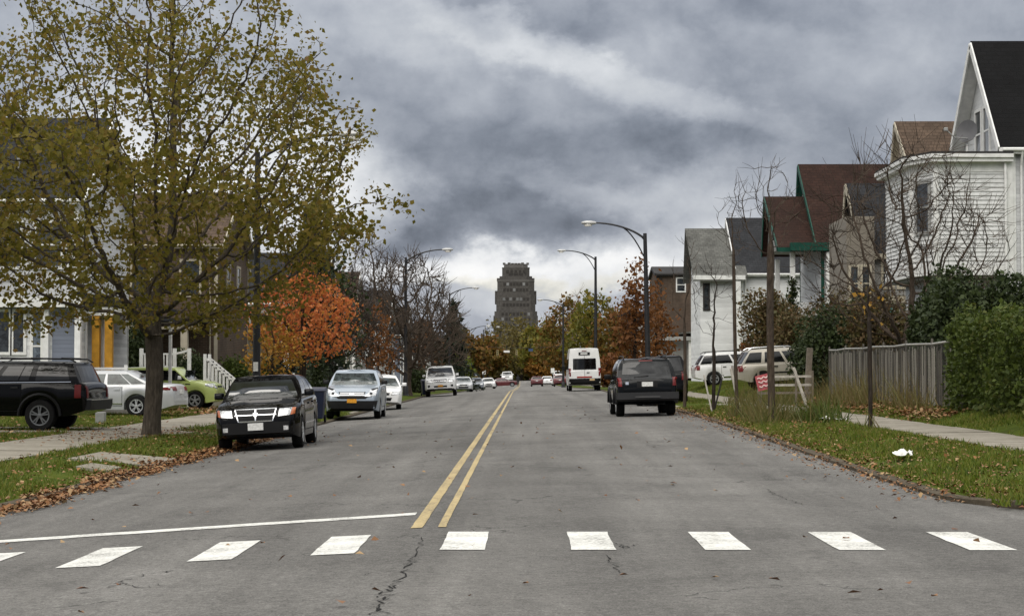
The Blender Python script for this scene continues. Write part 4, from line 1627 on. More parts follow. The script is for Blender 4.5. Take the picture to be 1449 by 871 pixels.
# big street tree on the left verge
Yt = 43.0
Xt = PX(217, Yt)
prof = [(2.35, 2.2), (2.6, 3.0), (3.1, 3.6), (3.7, 3.9), (4.5, 5.1), (5.3, 5.75), (6.4, 5.6), (7.4, 5.3), (8.4, 4.7), (9.4, 4.0), (10.4, 3.4), (11.6, 2.6), (12.8, 1.2)]
tree('street_tree', 'large olive leaved tree on the left verge filling the upper left', 'tree', (Xt, Yt, zg(Xt, Yt)), prof, 2.35, .205, BK_GREY, LF_OLIVE,
     n_att=3300, D=.27, r_tip=.010, leaves=16, lsize=.112, spread=.19, clump=-.55, tipx=2.3, midx=.75, open_top=.62,  seed=11, fill=.45, kill=.44, leaf_r=.03, lump=.22, expo=2.5)

# orange maple and its neighbours
x, y, z = gpt(428, 72)
tree('maple_tree', 'bright orange tree behind the black hatchback on the left', 'tree', (x, y, z),
     [(1.9, 1.0), (2.4, 1.9), (3.1, 2.15), (4.0, 2.0), (5.0, 1.45), (5.9, .4)], 1.8, .13, BK_DARK, LF_ORANGE, n_att=700, D=.18, leaves=13, lsize=.115, spread=.16, seed=3, kill=.36, leaf_r=.03, lump=.2)
x, y, z = gpt(384, 70)
tree('maple_tree', 'low yellow-orange tree beside the black lamp post, left of the bright orange tree', 'tree', (x, y, z),
     [(1.2, .6), (1.8, 1.2), (2.7, 1.2), (3.3, .7), (3.7, .2)], 1.1, .09, BK_DARK, LF_YELLOW, n_att=300, D=.18, leaves=12, lsize=.11, spread=.16, seed=4, kill=.36, leaf_r=.03)
x, y, z = gpt(536, 104)
tree('maple_tree', 'slim orange-brown tree in front of the bare trees on the left', 'tree', (x, y, z),
     [(1.3, .6), (2.0, 1.2), (3.4, 1.0), (4.6, .7), (5.6, .15)], 1.4, .09, BK_DARK, leafmat('dull_orange_leaf', [(.15, .065, .02), (.23, .10, .03), (.20, .075, .025), (.10, .045, .02)]), n_att=260, D=.22, leaves=10, lsize=.15, spread=.18, seed=5, leaf_r=.03)

GB = 'bare trees on the left side'
BARE = dict(barkm=BK_TWIG, leafm=None, D=.32, r_tip=.023, twigs=6, twig_len=1.0, kill=.5, fill=.4, lump=.3, expo=2.5)
x, y, z = gpt(577, 114)
tree('bare_tree', 'big bare tree with dense upswept twigs around the second left lamp post', 'tree', (x, y, z),
     [(1.5, 1.2), (2.6, 2.8), (4, 3.4), (5.5, 3.3), (7, 2.7), (8.2, 1.8), (9.0, .7)], 1.7, .26, n_att=1100, seed=21, group=GB, **BARE)
x, y, z = gpt(522, 128)
tree('bare_tree', 'bare brown tree rising behind the slim orange-brown tree', 'tree', (x, y, z),
     [(1.6, 1.2), (2.8, 2.8), (4.5, 3.2), (6.5, 2.8), (8.5, 2.0), (10.5, .9)], 1.9, .24, n_att=1000, seed=22, group=GB, **BARE)
x, y, z = gpt(482, 100)
tree('bare_tree', 'dark bare tree directly right of the bright orange tree', 'tree', (x, y, z),
     [(1.6, .8), (2.6, 1.8), (4, 2.1), (5.5, 1.7), (6.8, .8)], 1.6, .16, n_att=800, seed=23, group=GB, **dict(BARE, barkm=BK_DARK))
x, y, z = gpt(452, 118)
tree('bare_tree', 'reddish bare tree showing above the bright orange tree', 'tree', (x, y, z),
     [(2, 1.2), (3.5, 2.3), (5.5, 2.4), (7.6, 1.6), (8.8, .5)], 2, .18, n_att=800, seed=24, group=GB, **dict(BARE, barkm=bark('red_twig_bark', (.11, .045, .035))))
x, y, z = gpt(612, 150)
tree('bare_tree', 'smaller bare tree behind the tall white sport utility vehicle', 'tree', (x, y, z),
     [(1.5, 1.0), (2.6, 2.6), (4.5, 2.9), (6.5, 2.2), (8, .8)], 1.6, .18, n_att=700, seed=25, group=GB, **dict(BARE, r_tip=.026))


def conifer(name, label, loc, H, r0, mat, seed, n=1500, ls=.3, group=None, base=.6, cat='tree'):
    rng = np.random.default_rng(seed)
    root = thing(name, label, cat, loc, group=group)
    mb = MB().tube([(0, 0, -.1), (0, 0, H * .5), (0, 0, H * .97)], [H * .018, H * .012, .015], 8)
    pts = []
    nb = int(H * 9)
    for k in range(nb):
        h = base + (H - base) * (k / nb) ** .9
        L = r0 * (1 - (h - base) / (H - base)) ** .85 * rng.uniform(.7, 1.12) + .08
        t = k * 2.4 + rng.normal() * .3
        d = np.array([math.cos(t), math.sin(t), 0])
        e = np.array([0, 0, h]) + d * L + np.array([0, 0, -.18 * L])
        mb.tube([(0, 0, h), e], [.025, .008], 3, cap=False)
        m = int(n / nb * (.4 + L / r0))
        q = rng.uniform(.15, 1, m)[:, None]
        pts.append(np.array([0, 0, h]) * (1 - q) + e * q + rng.normal(size=(m, 3)) * np.array([.13, .13, .07]) * (.5 + L / r0))
    mb.build('trunk', BK_DARK, root, sharp=60, fix=False)
    pts = np.concatenate(pts)
    quads('crown', leaf_quads(pts, ls, rng, .5, aspect=.4), mat, root)
    return root


x, y, z = gpt(641, 182)
conifer('spruce_tree', 'dark pointed spruce beside the third left lamp post', (x, y, z), 9.0, 2.6, LF_SPRUCE, 31, 2600, .5)
x, y, z = gpt(440, 82)
conifer('spruce_tree', 'dark green conifer half hidden behind the big olive tree crown', (x, y, z), 8.6, 2.5, LF_SPRUCE, 32, 5200, .32)
x, y, z = gpt(449, 76)
conifer('cypress_shrub', 'dark upright evergreen shrub between the black hatchback and the crossover', (x, y, z), 2.3, .55, LF_DARKG, 33, 1400, .16, base=.1, cat='shrub')

# background broadleaf trees, each placed on its own
GT = 'background trees'


def bgtree(px, Y, ytop, wpx, leafm, label, seed, dens=1.0, base=.12, barkm=BK_DARK, twigs=0, name='broadleaf_tree', ls=None, n_att=None, group=GT, keep=1.0):
    X = PX(px, Y)
    z = zg(X, Y)
    H = PZ(ytop, Y) - z
    rad = wpx / 2 * Y / F
    pr = [(H * base, rad * .35), (H * (base + .12), rad * .8), (H * .42, rad), (H * .62, rad * .95), (H * .82, rad * .62), (H, rad * .15)]
    D = max(.35, H * .045)
    return tree(name, label, 'tree', (X, Y, z), pr, H * (base + .03), H * .022, barkm, leafm, n_att=n_att or 420, D=D, r_tip=.010 + Y * .00007, leaves=11 * dens, lsize=ls or (.12 + Y * .0014),
                spread=D * .85, seed=seed, leaf_r=.2, twigs=twigs, twig_len=D * 1.8, lump=.3, group=group, keep=keep)


bgtree(774, 352, 450, 88, LF_GREENY, 'yellow-green tree just right of the dark tower', 41)
bgtree(806, 300, 416, 104, LF_BROWNG, 'broad olive-brown tree behind the white van, left half', 42, 1.2)
bgtree(840, 215, 408, 90, LF_GREENY, 'yellow-green tree behind the second right lamp post', 43, 1.2)
bgtree(868, 175, 428, 66, LF_BROWNG, 'brown tree between the white van and the rust-red tree', 44, 1.1)
bgtree(818, 240, 402, 62, None, 'pale bare tree topping the brown trees right of the tower', 45, barkm=BK_PALE, twigs=3, name='bare_tree', base=.2)
bgtree(776, 362, 432, 60, None, 'faint bare tree against the sky right of the tower', 46, barkm=BK_PALE, twigs=2, name='bare_tree', base=.2)
bgtree(860, 215, 415, 50, None, 'thin bare tree behind the second right lamp post', 47, barkm=BK_PALE, twigs=2, name='bare_tree', base=.2)
bgtree(778, 350, 498, 66, leafmat('amber_leaf', [(.16, .07, .012), (.26, .12, .02), (.30, .15, .03), (.14, .08, .02)]), 'low amber tree over the far red cars', 48, 1.3, base=.05)
bgtree(656, 228, 466, 84, LF_BROWNG, 'brown tree right of the spruce on the left side', 49, 1.1, base=.22)
bgtree(690, 350, 470, 60, LF_BROWNG, 'brown-green tree left of the tower foot', 50, 1.1, base=.2)
bgtree(644, 205, 490, 46, leafmat('fresh_green_leaf', [(.09, .12, .016), (.14, .17, .02), (.18, .19, .03)]), 'low yellow-green tree above the tall white sport utility vehicle', 51, 1.3, base=.06)
bgtree(738, 365, 440, 70, leafmat('thin_olive_leaf', [(.10, .085, .03), (.15, .12, .035), (.19, .15, .05)]), 'thin olive tree standing in front of the tower', 52, 1.0, base=.12, ls=.5)
bgtree(708, 372, 446, 60, leafmat('thin_olive_leaf', []), 'thin olive tree at the tower foot on its left', 53, 1.0, base=.12, ls=.5)
bgtree(600, 190, 448, 70, LF_RUST, 'reddish-brown tree far behind the big bare tree', 54, .7)
bgtree(720, 380, 480, 90, LF_BROWNG, 'dark brown-green tree closing the end of the street', 55, 1.2, base=.04)
bgtree(766, 372, 486, 80, LF_GREENY, 'yellowish tree closing the end of the street on the right', 56, 1.2, base=.04)
bgtree(860, 150, 505, 56, leafmat('dull_orange_leaf', []), 'low rust-brown tree behind the mirrors of the white van', 57, 1.2, base=.06)
bgtree(900, 98, 362, 56, LF_RUST, 'tall rust-red tree behind the nearest right lamp post', 58, 2.4, base=.10, ls=.20, n_att=700)
bgtree(928, 104, 400, 44, LF_RUST, 'shorter rust-red tree against the dark brick house', 59, 2.2, base=.12, ls=.2, n_att=600)
# trees between and behind the left houses
bgtree(215, 118, 330, 110, LF_DARKG, 'dark evergreen tree between the two large left houses', 60, 1.2, base=.05)
bgtree(468, 92, 318, 92, LF_DARKG, 'dark green-brown tree rising behind the bright orange tree', 63, 1.6, base=.2, ls=.17)
bgtree(395, 132, 400, 80, None, 'bare tree behind the tan stone porch', 61, barkm=BK_TWIG, twigs=3, name='bare_tree')
bgtree(20, 95, 100, 150, leafmat('red_brown_leaf', [(.16, .05, .02), (.12, .09, .02), (.20, .08, .025)]), 'red-brown tree behind the left edge house', 62, .6)

# far wood beyond the end of the street
rng = np.random.default_rng(77)
n = 9000
X = rng.uniform(-260, 260, n)
Y = rng.uniform(415, 520, n)
hmax = 8 + 3.0 * np.sin(X * .09) + 2 * np.sin(X * .23 + 1)
hz = rng.uniform(0, 1, n) ** .8 * hmax
Z = np.array([drop(q) for q in Y]) + hz
tag(quads('distant_wood', leaf_quads(np.stack([X, Y, Z], 1), 1.15, rng, .2), leafmat('distant_leaf', [(.035, .028, .012), (.055, .045, .015), (.075, .05, .018), (.045, .045, .016)], .1)), kind='stuff')

# young bare street trees on the right verge
GY = 'young bare trees on the right verge'
YB = dict(leafm=None, D=.17, r_tip=.0075, twigs=2, twig_len=.4, fill=.5, lump=.3, expo=2.2, kill=.3, slim=.55)
Y0 = 44.0
x, y, z = gpt(1091, Y0)
tree('street_tree', 'young bare tree with the thickest trunk, in the weeds beside the red sign', 'tree', (x, y, z), [(3.9, .3), (4.6, .8), (5.4, 1.0), (6.2, .6)], 4.2, .088, BK_TWIG, n_att=150, seed=71, group=GY, **YB)
Y0 = 52.0
x, y, z = gpt(1043, Y0)
tree('street_tree', 'tall thin bare tree in front of the gap between the white and tan vehicles', 'tree', (x, y, z), [(3.2, .3), (4.6, .6), (5.8, .7), (6.7, .4)], 4.6, .052, BK_TWIG, n_att=90, seed=72, group=GY, lean=(-.10, 0), **YB)
Y0 = 54.0
x, y, z = gpt(1010, Y0)
tree('street_tree', 'small bare tree with a V-shaped fork beside a leaning white stake', 'tree', (x, y, z), [(1.9, .3), (2.8, .75), (3.8, .8), (4.4, .4)], 1.75, .055, BK_DARK, n_att=60, seed=73, group=GY, **YB)
Y0 = 60.0
x, y, z = gpt(969, Y0)
tree('street_tree', 'slender bare tree right beside the black sport utility vehicle', 'tree', (x, y, z), [(2.4, .4), (3.6, .6), (5.0, .6), (5.7, .3)], 2.6, .055, BK_TWIG, n_att=45, seed=74, group=GY, **YB)
# sapling at the walk with a tuft of yellow leaves
Y0 = 37.5
x, y, z = gpt(1231, Y0)
tree('sapling', 'dark thin sapling at the right sidewalk topped by a few yellow leaves', 'tree', (x, y, z), [(2.2, .2), (2.6, .42), (3.0, .3)], 2.3, .045, BK_DARK, LF_YELLOW, n_att=40, D=.12, r_tip=.008, leaves=1.1, lsize=.10, spread=.12, seed=75, kill=.2, slim=.5)
# big shrubby bare tree behind the fence
Y0 = 52.0
x, y, z = gpt(1287, Y0)
tree('bare_tree', 'wide many-branched bare tree behind the chain-link fence', 'tree', (x, y, z), [(1.2, .7), (2.2, 2.0), (3.4, 2.8), (4.6, 2.9), (5.8, 2.4), (7.2, 1.3)], 1.0, .19, BK_TWIG, n_att=800, D=.22, r_tip=.011, twigs=4, twig_len=.85, kill=.36, slim=.8, seed=76, fill=.42, lump=.3, expo=2.25, leafm=None)


def shrub(name, label, px, Y, ytop, ybase, wpx, leafm, seed, n=2200, ls=.1, depth=None, group=None, box=False, cat='shrub', base_z=None, stems=14):
    """a leafy bush: stems inside, leaves crowded towards an uneven outside"""
    rng = np.random.default_rng(seed)
    X = PX(px, Y)
    z = zg(X, Y) if base_z is None else base_z
    H = PZ(ytop, Y, px) - z
    a = wpx / 2 * Y / F
    b_ = depth or a * .8
    root = thing(name, label, cat, (X, Y, z), group=group)
    mb = MB()
    for k in range(stems):
        t = rng.uniform(0, 2 * math.pi)
        q = rng.uniform(.2, .75)
        mb.tube([(q * .5 * a * math.cos(t), q * .5 * b_ * math.sin(t), -.1), (q * a * math.cos(t), q * b_ * math.sin(t), H * rng.uniform(.5, .85))], [.025, .008], 4, cap=False)
    mb.build('stems', BK_DARK, root, fix=False)
    nl = 12
    n = int(n * 3.2)
    ls *= .74
    c = np.stack([rng.uniform(-.6, .6, nl) * a, rng.uniform(-.6, .6, nl) * b_, rng.uniform(.35, .72, nl) * H], 1)
    rr = np.stack([rng.uniform(.38, .60, nl) * a, rng.uniform(.4, .6, nl) * b_, rng.uniform(.24, .36, nl) * H], 1)
    k = rng.integers(0, nl, n)
    d = rng.normal(size=(n, 3))
    d /= np.linalg.norm(d, axis=1)[:, None]
    q = (1 - rng.uniform(0, 1, n) ** 2 * .7 + rng.normal(size=n) * .06)[:, None]
    pts = c[k] + d * rr[k] * q
    low = rng.uniform(0, 1, n) < .22
    pts[low, 2] *= rng.uniform(.1, .8, low.sum())
    pts[:, 2] = np.clip(pts[:, 2], .03, None)
    quads('foliage', leaf_quads(pts, ls, rng, .15), leafm, root)
    return root


GS = 'shrubs behind the chain-link fence'
shrub('evergreen_shrub', 'large dark evergreen bush behind the clipped hedge below the white house', 1400, 47.5, 372, 480, 190, LF_DARKG, 81, 7500, .15, depth=1.3, group=GS)
shrub('evergreen_shrub', 'dark bush between the bare tree and the clipped hedge', 1322, 50, 385, 480, 70, LF_DARKG, 82, 3000, .14, depth=1.0, group=GS)
shrub('evergreen_shrub', 'dark green bush behind the far end of the fence', 1205, 62, 415, 520, 150, LF_DARKG, 83, 4500, .15, depth=1.3, group=GS)
shrub('evergreen_shrub', 'dark bush half covering the front of the tan vehicle', 1152, 66, 452, 545, 74, LF_DARKG, 84, 3000, .14, depth=1.0, group=GS)
shrub('autumn_shrub', 'brown and gold leaved bush beneath the bare tree', 1240, 58, 400, 500, 110, LF_DRY, 85, 2600, .14, depth=1.0, group=GS)
shrub('autumn_shrub', 'drooping brown bush behind the roof of the tan vehicle', 1098, 88, 408, 500, 104, LF_DRY, 86, 3600, .18, depth=1.4, group=GS)
shrub('autumn_shrub', 'brown twiggy bush below the open corner porch', 1135, 84, 432, 520, 80, LF_DRY, 187, 2600, .16, depth=1.2, group=GS)
shrub('evergreen_shrub', 'wide dark bush between the tan vehicle and the fence end', 1185, 70, 438, 530, 120, LF_DARKG, 188, 4200, .15, depth=1.2, group=GS)
shrub('autumn_shrub', 'tall brown twiggy bush in front of the tan bay, above the fence end', 1172, 74, 398, 520, 110, LF_DRY, 189, 3200, .15, depth=1.2, group=GS)
conifer('cypress_shrub', 'small dark conifer against the green-trimmed porch', gpt(1122, 90), 5.2, .75, LF_DARKG, 87, 1600, .2, base=.2, cat='shrub')
conifer('cypress_shrub', 'second small conifer left of the porch, browner', gpt(1098, 91), 4.6, .6, LF_DRY, 88, 1200, .2, base=.2, cat='shrub')
shrub('red_shrub', 'small dark red bush at the foot of the white house wall', 1062, 104, 470, 520, 40, LF_RUST, 89, 1200, .18, depth=.8)
GL = 'shrubs in the left front gardens'
shrub('evergreen_shrub', 'dark bush left of the white stair railing', 270, 77.4, 494, 560, 52, LF_DARKG, 91, 2600, .13, depth=.8, group=GL)
shrub('green_shrub', 'rounded green bush right of the white stair railing', 335, 82, 502, 560, 56, LF_HEDGE, 92, 2400, .13, depth=.8, group=GL)
shrub('green_shrub', 'rounded green bush right of the lamp post under the orange tree', 388, 83, 502, 560, 60, LF_HEDGE, 93, 2400, .13, depth=.8, group=GL)
shrub('evergreen_shrub', 'tall dark bush beside the ochre porch columns', 182, 77.4, 440, 560, 50, LF_DARKG, 94, 2400, .15, depth=.8, group=GL)
shrub('dark_shrub', 'low dark bush beyond the white sedan', 590, 128, 516, 560, 40, LF_DARKG, 95, 900, .2, depth=.9, group=GL)

# clipped hedge on the right
root = thing('hedge', 'tall clipped green hedge at the right edge beside the sidewalk', 'hedge', (9.5, 35.4, zg(9.5, 36.5)))
rng = np.random.default_rng(99)
LX, LY, LZ = 2.0, 12.2, 1.98
mb = MB()
for k in range(60):
    px_, py_ = rng.uniform(.3, LX - .3), rng.uniform(-LY / 2 + .3, LY / 2 - .3)
    mb.tube([(px_, py_, -.3), (px_ + rng.normal() * .15, py_ + rng.normal() * .15, LZ * .85)], [.03, .008], 4, cap=False)
mb.build('stems', BK_DARK, root, fix=False)
n = 42000
face = rng.choice(4, n, p=[.42, .26, .22, .10])
U, Vv, D_ = rng.uniform(0, 1, n), rng.uniform(0, 1, n), rng.uniform(0, 1, n) ** 1.8 * .5
pts = np.zeros((n, 3))
bul = lambda a, c: .10 * np.sin(a * 1.9 + c * 2.3) + .07 * np.sin(a * 4.7 - c * 3.1)
yy, zz = (U - .5) * LY, Vv * LZ
m0 = face == 0
pts[m0] = np.stack([D_ + bul(yy, zz) + .12 * (zz < .5), yy, zz], 1)[m0]
m1 = face == 1
pts[m1] = np.stack([U * LX, (Vv - .5) * LY, LZ - D_ * .8 + bul(U * 3, Vv * 9)], 1)[m1]
m2 = face == 2
pts[m2] = np.stack([U * LX, -LY / 2 + D_ + bul(U * 4, zz), zz], 1)[m2]
m3 = face == 3
pts[m3] = np.stack([U * LX, LY / 2 - D_ + bul(U * 4, zz), zz], 1)[m3]
pts += rng.normal(size=(n, 3)) * .04
pts[:, 2] += (pts[:, 2] / LZ) * (.09 * np.sin(pts[:, 1] * 2.7) + .07 * np.sin(pts[:, 1] * 6.1 + pts[:, 0] * 4) + .05 * np.sin(pts[:, 0] * 7))
pts[:, 2] += np.array([zland(9.5 + a, 35.4 + c) for a, c in pts[:, :2]]) - zg(9.5, 36.5)
quads('foliage', leaf_quads(pts, .085, rng, .1), LF_HEDGE, root)

# ------------------------------------------------------------------ grass, weeds, fallen leaves
def blades(name, regions, per, mat, h=.07, wd=.012, seed=0):
    rng = np.random.default_rng(seed)
    out = []
    for x0, x1, y0, y1, dens in regions:
        n = int((x1 - x0) * (y1 - y0) * per * dens)
        x, y = rng.uniform(x0, x1, n), rng.uniform(y0, y1, n)
        keep = np.sin(x * 2.1 + y * .7) + np.sin(y * 1.3 - x * .9) + rng.normal(size=n) * .9 > -.5
        x, y = x[keep], y[keep]
        n = len(x)
        z = np.array([zland(a, c) for a, c in zip(x, y)])
        hh = h * rng.uniform(.45, 1.35, n) * (1 + .45 * np.sin(x * 3.1 + y * 1.9) * np.sin(y * 2.3 - x) + .25 * np.sin(y * 5.7 + x * 2))
        t = rng.uniform(0, 2 * math.pi, n)
        ww = wd * rng.uniform(.7, 1.4, n)
        b0 = np.stack([x - ww * np.cos(t), y - ww * np.sin(t), z - .01], 1)
        b1 = np.stack([x + ww * np.cos(t), y + ww * np.sin(t), z - .01], 1)
        tip = np.stack([x + rng.normal(size=n) * hh * .45, y + rng.normal(size=n) * hh * .45, z + hh], 1)
        out.append(np.stack([b0, b1, tip], 1))
    return tag(quads(name, np.concatenate(out), mat, nv=3), kind='stuff')


blades('grass', [(-8.75, -6.62, 19, 31.6, 1), (-8.75, -8.0, 31.6, 34.4, 1), (-8.75, -6.62, 34.4, 43.6, 1), (-8.9, -6.62, 46.4, 70, .5), (-20, -10.9, 28, 44.4, .8), (-20, -10.9, 45.4, 46.6, .8), (-20, -10.9, 47.8, 70, .6)], 620, LF_GRASS, .07, .012, 1)
blades('grass', [(4.95, 7.2, 19, 42, 1), (5.05, 7.2, 42, 62, .8), (8.8, 9.8, 26, 60, .8), (8.8, 20, 62, 110, .5), (5.05, 7.2, 66, 110, .5)], 680, LF_GRASS, .075, .012, 2)
blades('tall_weeds', [(5.3, 7.2, 41.5, 49, 1), (6.9, 7.25, 36.9, 38, 1.2), (8.6, 10.2, 60, 68, .8), (7.0, 9.0, 60, 66, .5)], 95, leafmat('tall_weed', [(.06, .075, .02), (.11, .11, .03), (.17, .13, .05), (.045, .07, .018)]), .55, .014, 3)
blades('dry_weeds', [(9.35, 9.78, 43, 59, .8), (9.0, 9.5, 50, 61, .35)], 210, LF_WEED, .75, .012, 4)
blades('dark_weeds', [(6.5, 7.2, 41.0, 44.5, 1.0)], 260, LF_HEDGE, .42, .02, 5)


def litter(name, fn, n, seed, size=.068):
    rng = np.random.default_rng(seed)
    xy = np.array([fn(rng) for _ in range(n)])
    z = np.array([zg(a, c) for a, c in xy]) + .012 + rng.uniform(0, .035, n)
    pts = np.stack([xy[:, 0], xy[:, 1], z], 1)
    d = rng.normal(size=(n, 3)) * np.array([1, 1, .28])
    d /= np.linalg.norm(d, axis=1)[:, None]
    s = np.cross(d, np.array([0, 0, 1.0]) + rng.normal(size=(n, 3)) * .25)
    s /= np.linalg.norm(s, axis=1)[:, None]
    L = size * rng.uniform(.6, 1.5, n)[:, None]
    V = np.stack([pts, pts + d * L * .5 + s * L * .38 + [0, 0, .015], pts + d * L, pts + d * L * .5 - s * L * .38 + [0, 0, .012]], 1)
    V[:, :, 2] = np.maximum(V[:, :, 2], (z - .008)[:, None] - .02 * 0)
    return tag(quads(name, V, LF_LITTER), kind='stuff')


def left_edge(r):
    y = 18.5 + 30 * r.uniform() ** 1.25
    return (-6.38 + r.normal() * .15 + .12 * math.sin(y * 1.7) * (y < 34) + (0.15 if y < 27 else 0), y)


litter('fallen_leaves', left_edge, 7500, 1)
litter('fallen_leaves', lambda r: (r.uniform(-8.9, -6.5), r.uniform(19, 48)), 1300, 2)
litter('fallen_leaves', lambda r: (r.uniform(-20, -10.7), r.uniform(30, 75)), 2200, 3, .10)
litter('fallen_leaves', lambda r: (r.uniform(-13, -9), r.uniform(62, 74)), 1800, 31, .12)
litter('fallen_leaves', lambda r: ((lambda y: (xr(max(21, y)) + .12 + r.normal() * .32, y))(20 + 40 * r.uniform() ** 1.1)), 2300, 4, .055)
litter('fallen_leaves', lambda r: (r.uniform(4.9, 7.2), r.uniform(19, 60)), 3400, 5, .055)
litter('fallen_leaves', lambda r: (9.3 + r.normal() * .22, r.uniform(40, 60)), 3200, 6, .09)
litter('fallen_leaves', lambda r: (-9.3 + r.normal() * 2.0, 44 + r.normal() * 3), 900, 7)
litter('fallen_leaves', lambda r: (r.uniform(-6.3, 4.7), 10 + 60 * r.uniform() ** 1.3), 240, 8, .07)
# ------------------------------------------------------------------ street lamps
M_POLE = plain('dark_pole_steel', (0.022, 0.022, 0.024), 0.45, 0.3, 0.3)
M_LHEAD = plain('pale_lamp_housing', (0.50, 0.50, 0.49), 0.5, 0.2, 0.15)
M_LENS = plain('lamp_lens', (0.62, 0.60, 0.55), 0.2, 0, 0.1)
GLAMP = 'street lamps along the kerbs'


def lamp(label, px, Y, ytop, sgn, reach=2.4, r0=.13, X=None, lean=0.0):
    X = PX(px, Y) if X is None else X
    z0 = zg(X, Y)
    H = PZ(ytop, Y, px) - z0
    root = thing('street_lamp', label, 'street lamp', (X, Y, z0), group=GLAMP)
    MB().lathe([(r0 * 1.9, -.1), (r0 * 1.9, .04), (r0 * 1.5, .08), (r0 * 1.35, .55), (r0 * 1.1, .62)], lambda a, c, h: (a, c, h), 14).build('base', M_POLE, root, sharp=40)
    MB().tube([(0, 0, 0), (lean * .5, 0, H * .5), (lean, 0, H)], [r0, r0 * .82, r0 * .62], 12).build('pole', M_POLE, root, sharp=40)
    pts = []
    for k in range(11):
        t = k / 10
        pts.append((lean + sgn * reach * (t ** 1.25) * .98, 0, H - .30 + .78 * math.sin(t * math.pi / 2) ** .9))
    MB().tube(pts, [.055 - .02 * k / 10 for k in range(11)], 8).build('arm', M_POLE, root, sharp=40)
    q = []
    for k in range(9):
        t = k / 8
        q.append((lean + sgn * (.06 + reach * .52 * t ** 1.1), 0, H - 1.05 + 1.40 * math.sin(t * math.pi / 2)))
    MB().tube(q, .032, 6).build('brace', M_POLE, root, sharp=40)
    e = Vector(pts[-1])
    mb = MB()
    V, Fc = [], []
    prof = [(0, .05, .05), (.08, .09, .075), (.25, .15, .10), (.45, .17, .10), (.60, .13, .07), (.68, .05, .03)]
    for d, wd, hh in prof:
        for k in range(10):
            t = 2 * math.pi * k / 10
            V.append((e.x + sgn * (d - .12), math.cos(t) * wd, e.z + math.sin(t) * hh))
    for i in range(len(prof) - 1):
        for k in range(10):
            Fc.append((i * 10 + k, i * 10 + (k + 1) % 10, (i + 1) * 10 + (k + 1) % 10, (i + 1) * 10 + k))
    Fc += [tuple(range(10)), tuple(range(50, 60))]
    hd = mb.add(V, Fc).build('lamp_head', M_LHEAD, root, sharp=50)
    MB().lathe([(.13, -.16), (.14, -.09), (.12, -.04)], lambda a, c, h: (e.x + sgn * .25 + a * 1.3, c, e.z + h), 12).build('lens', M_LENS, hd, sharp=50)
    return root


lamp('nearest right street lamp, tall black pole behind the black sport utility vehicle', 918, 84, 330, -1, r0=.14, lean=-.16)
lamp('thinner right street lamp rising above the white van', 843, 144, 363, -1, reach=2.5, r0=.15)
lamp('far right street lamp above the brown trees beside the tower', 797, 205, 430, -1, r0=.14)
L1 = lamp('nearest left street lamp, black pole rising into the big olive tree', 363, 50, 215, 1, r0=.115)
M_NOTE = plain('paper_notice', (.75, .74, .70), .7, 0, .2, 20)
MB().box(-.07, .06, -.135, -.118, 1.55, 1.80).build('notice', M_NOTE, L1)
lamp('second left street lamp, black pole in front of the big bare tree', 574, 113, 364, 1, r0=.115)
lamp('third left street lamp beside the pointed spruce', 636, 179, 414, 1, r0=.115)
lamp('fourth left street lamp, only its pale head clear of the trees', PX(664, 245) and 664, 245, 466, 1, r0=.115)
lamp('farthest left street lamp in front of the tower', 684, 318, 466, 1, r0=.115)

# ------------------------------------------------------------------ houses
W_WHITE = siding('white_siding', (0.66, 0.67, 0.66), .13, .34)
W_WHITE2 = siding('chalky_white_siding', (0.54, 0.55, 0.55), .14, .38)
W_TAN = siding('tan_siding', (0.19, 0.168, 0.135), .14, .4)
W_BEIGE = siding('beige_siding', (0.42, 0.37, 0.29), .14)
W_GREYB = siding('blue_grey_siding', (0.15, 0.17, 0.21), .14)
W_GREY = siding('grey_siding', (0.24, 0.235, 0.22), .14)
W_BROWN = brick('brown_brick', (.075, .050, .036), (.11, .072, .05), (.13, .11, .09))
W_STONE = brick('tan_stone', (.25, .20, .13), (.34, .28, .19), (.30, .26, .2), .45)
R_BLACK = shingle('black_shingle', (0.006, 0.006, 0.0065))
R_BROWN = shingle('brown_shingle', (0.095, 0.066, 0.047))
R_MAROON = shingle('maroon_shingle', (0.032, 0.0155, 0.011))
R_GREY = shingle('grey_green_shingle', (0.115, 0.115, 0.105))
R_DGREY = shingle('dark_grey_shingle', (0.028, 0.029, 0.032))
T_WHITE = plain('white_trim', (.72, .72, .70), .55, var=.14, scale=4)
T_GREEN = plain('green_trim', (.007, .055, .038), .55, var=.2)
T_TAN = plain('tan_trim', (.40, .36, .28), .6)
T_GREY = plain('grey_trim', (.30, .30, .29), .6)
T_DARK = plain('dark_trim', (.03, .028, .026), .6)
T_YEL = plain('ochre_post_paint', (.44, .22, .025), .6, var=.25, scale=5)
T_RED = plain('dark_red_door_paint', (.09, .022, .018), .5)
G_HOUSE = glassmat('house_glass', (.035, .04, .045), .08)
M_FOUND = groundmat('foundation_block', [(.12, .115, .105), (.2, .19, .175), (.26, .25, .23)], 2.0)
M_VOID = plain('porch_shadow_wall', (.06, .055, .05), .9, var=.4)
M_ROOFFELT = plain('roof_felt', (.035, .034, .034), .9)


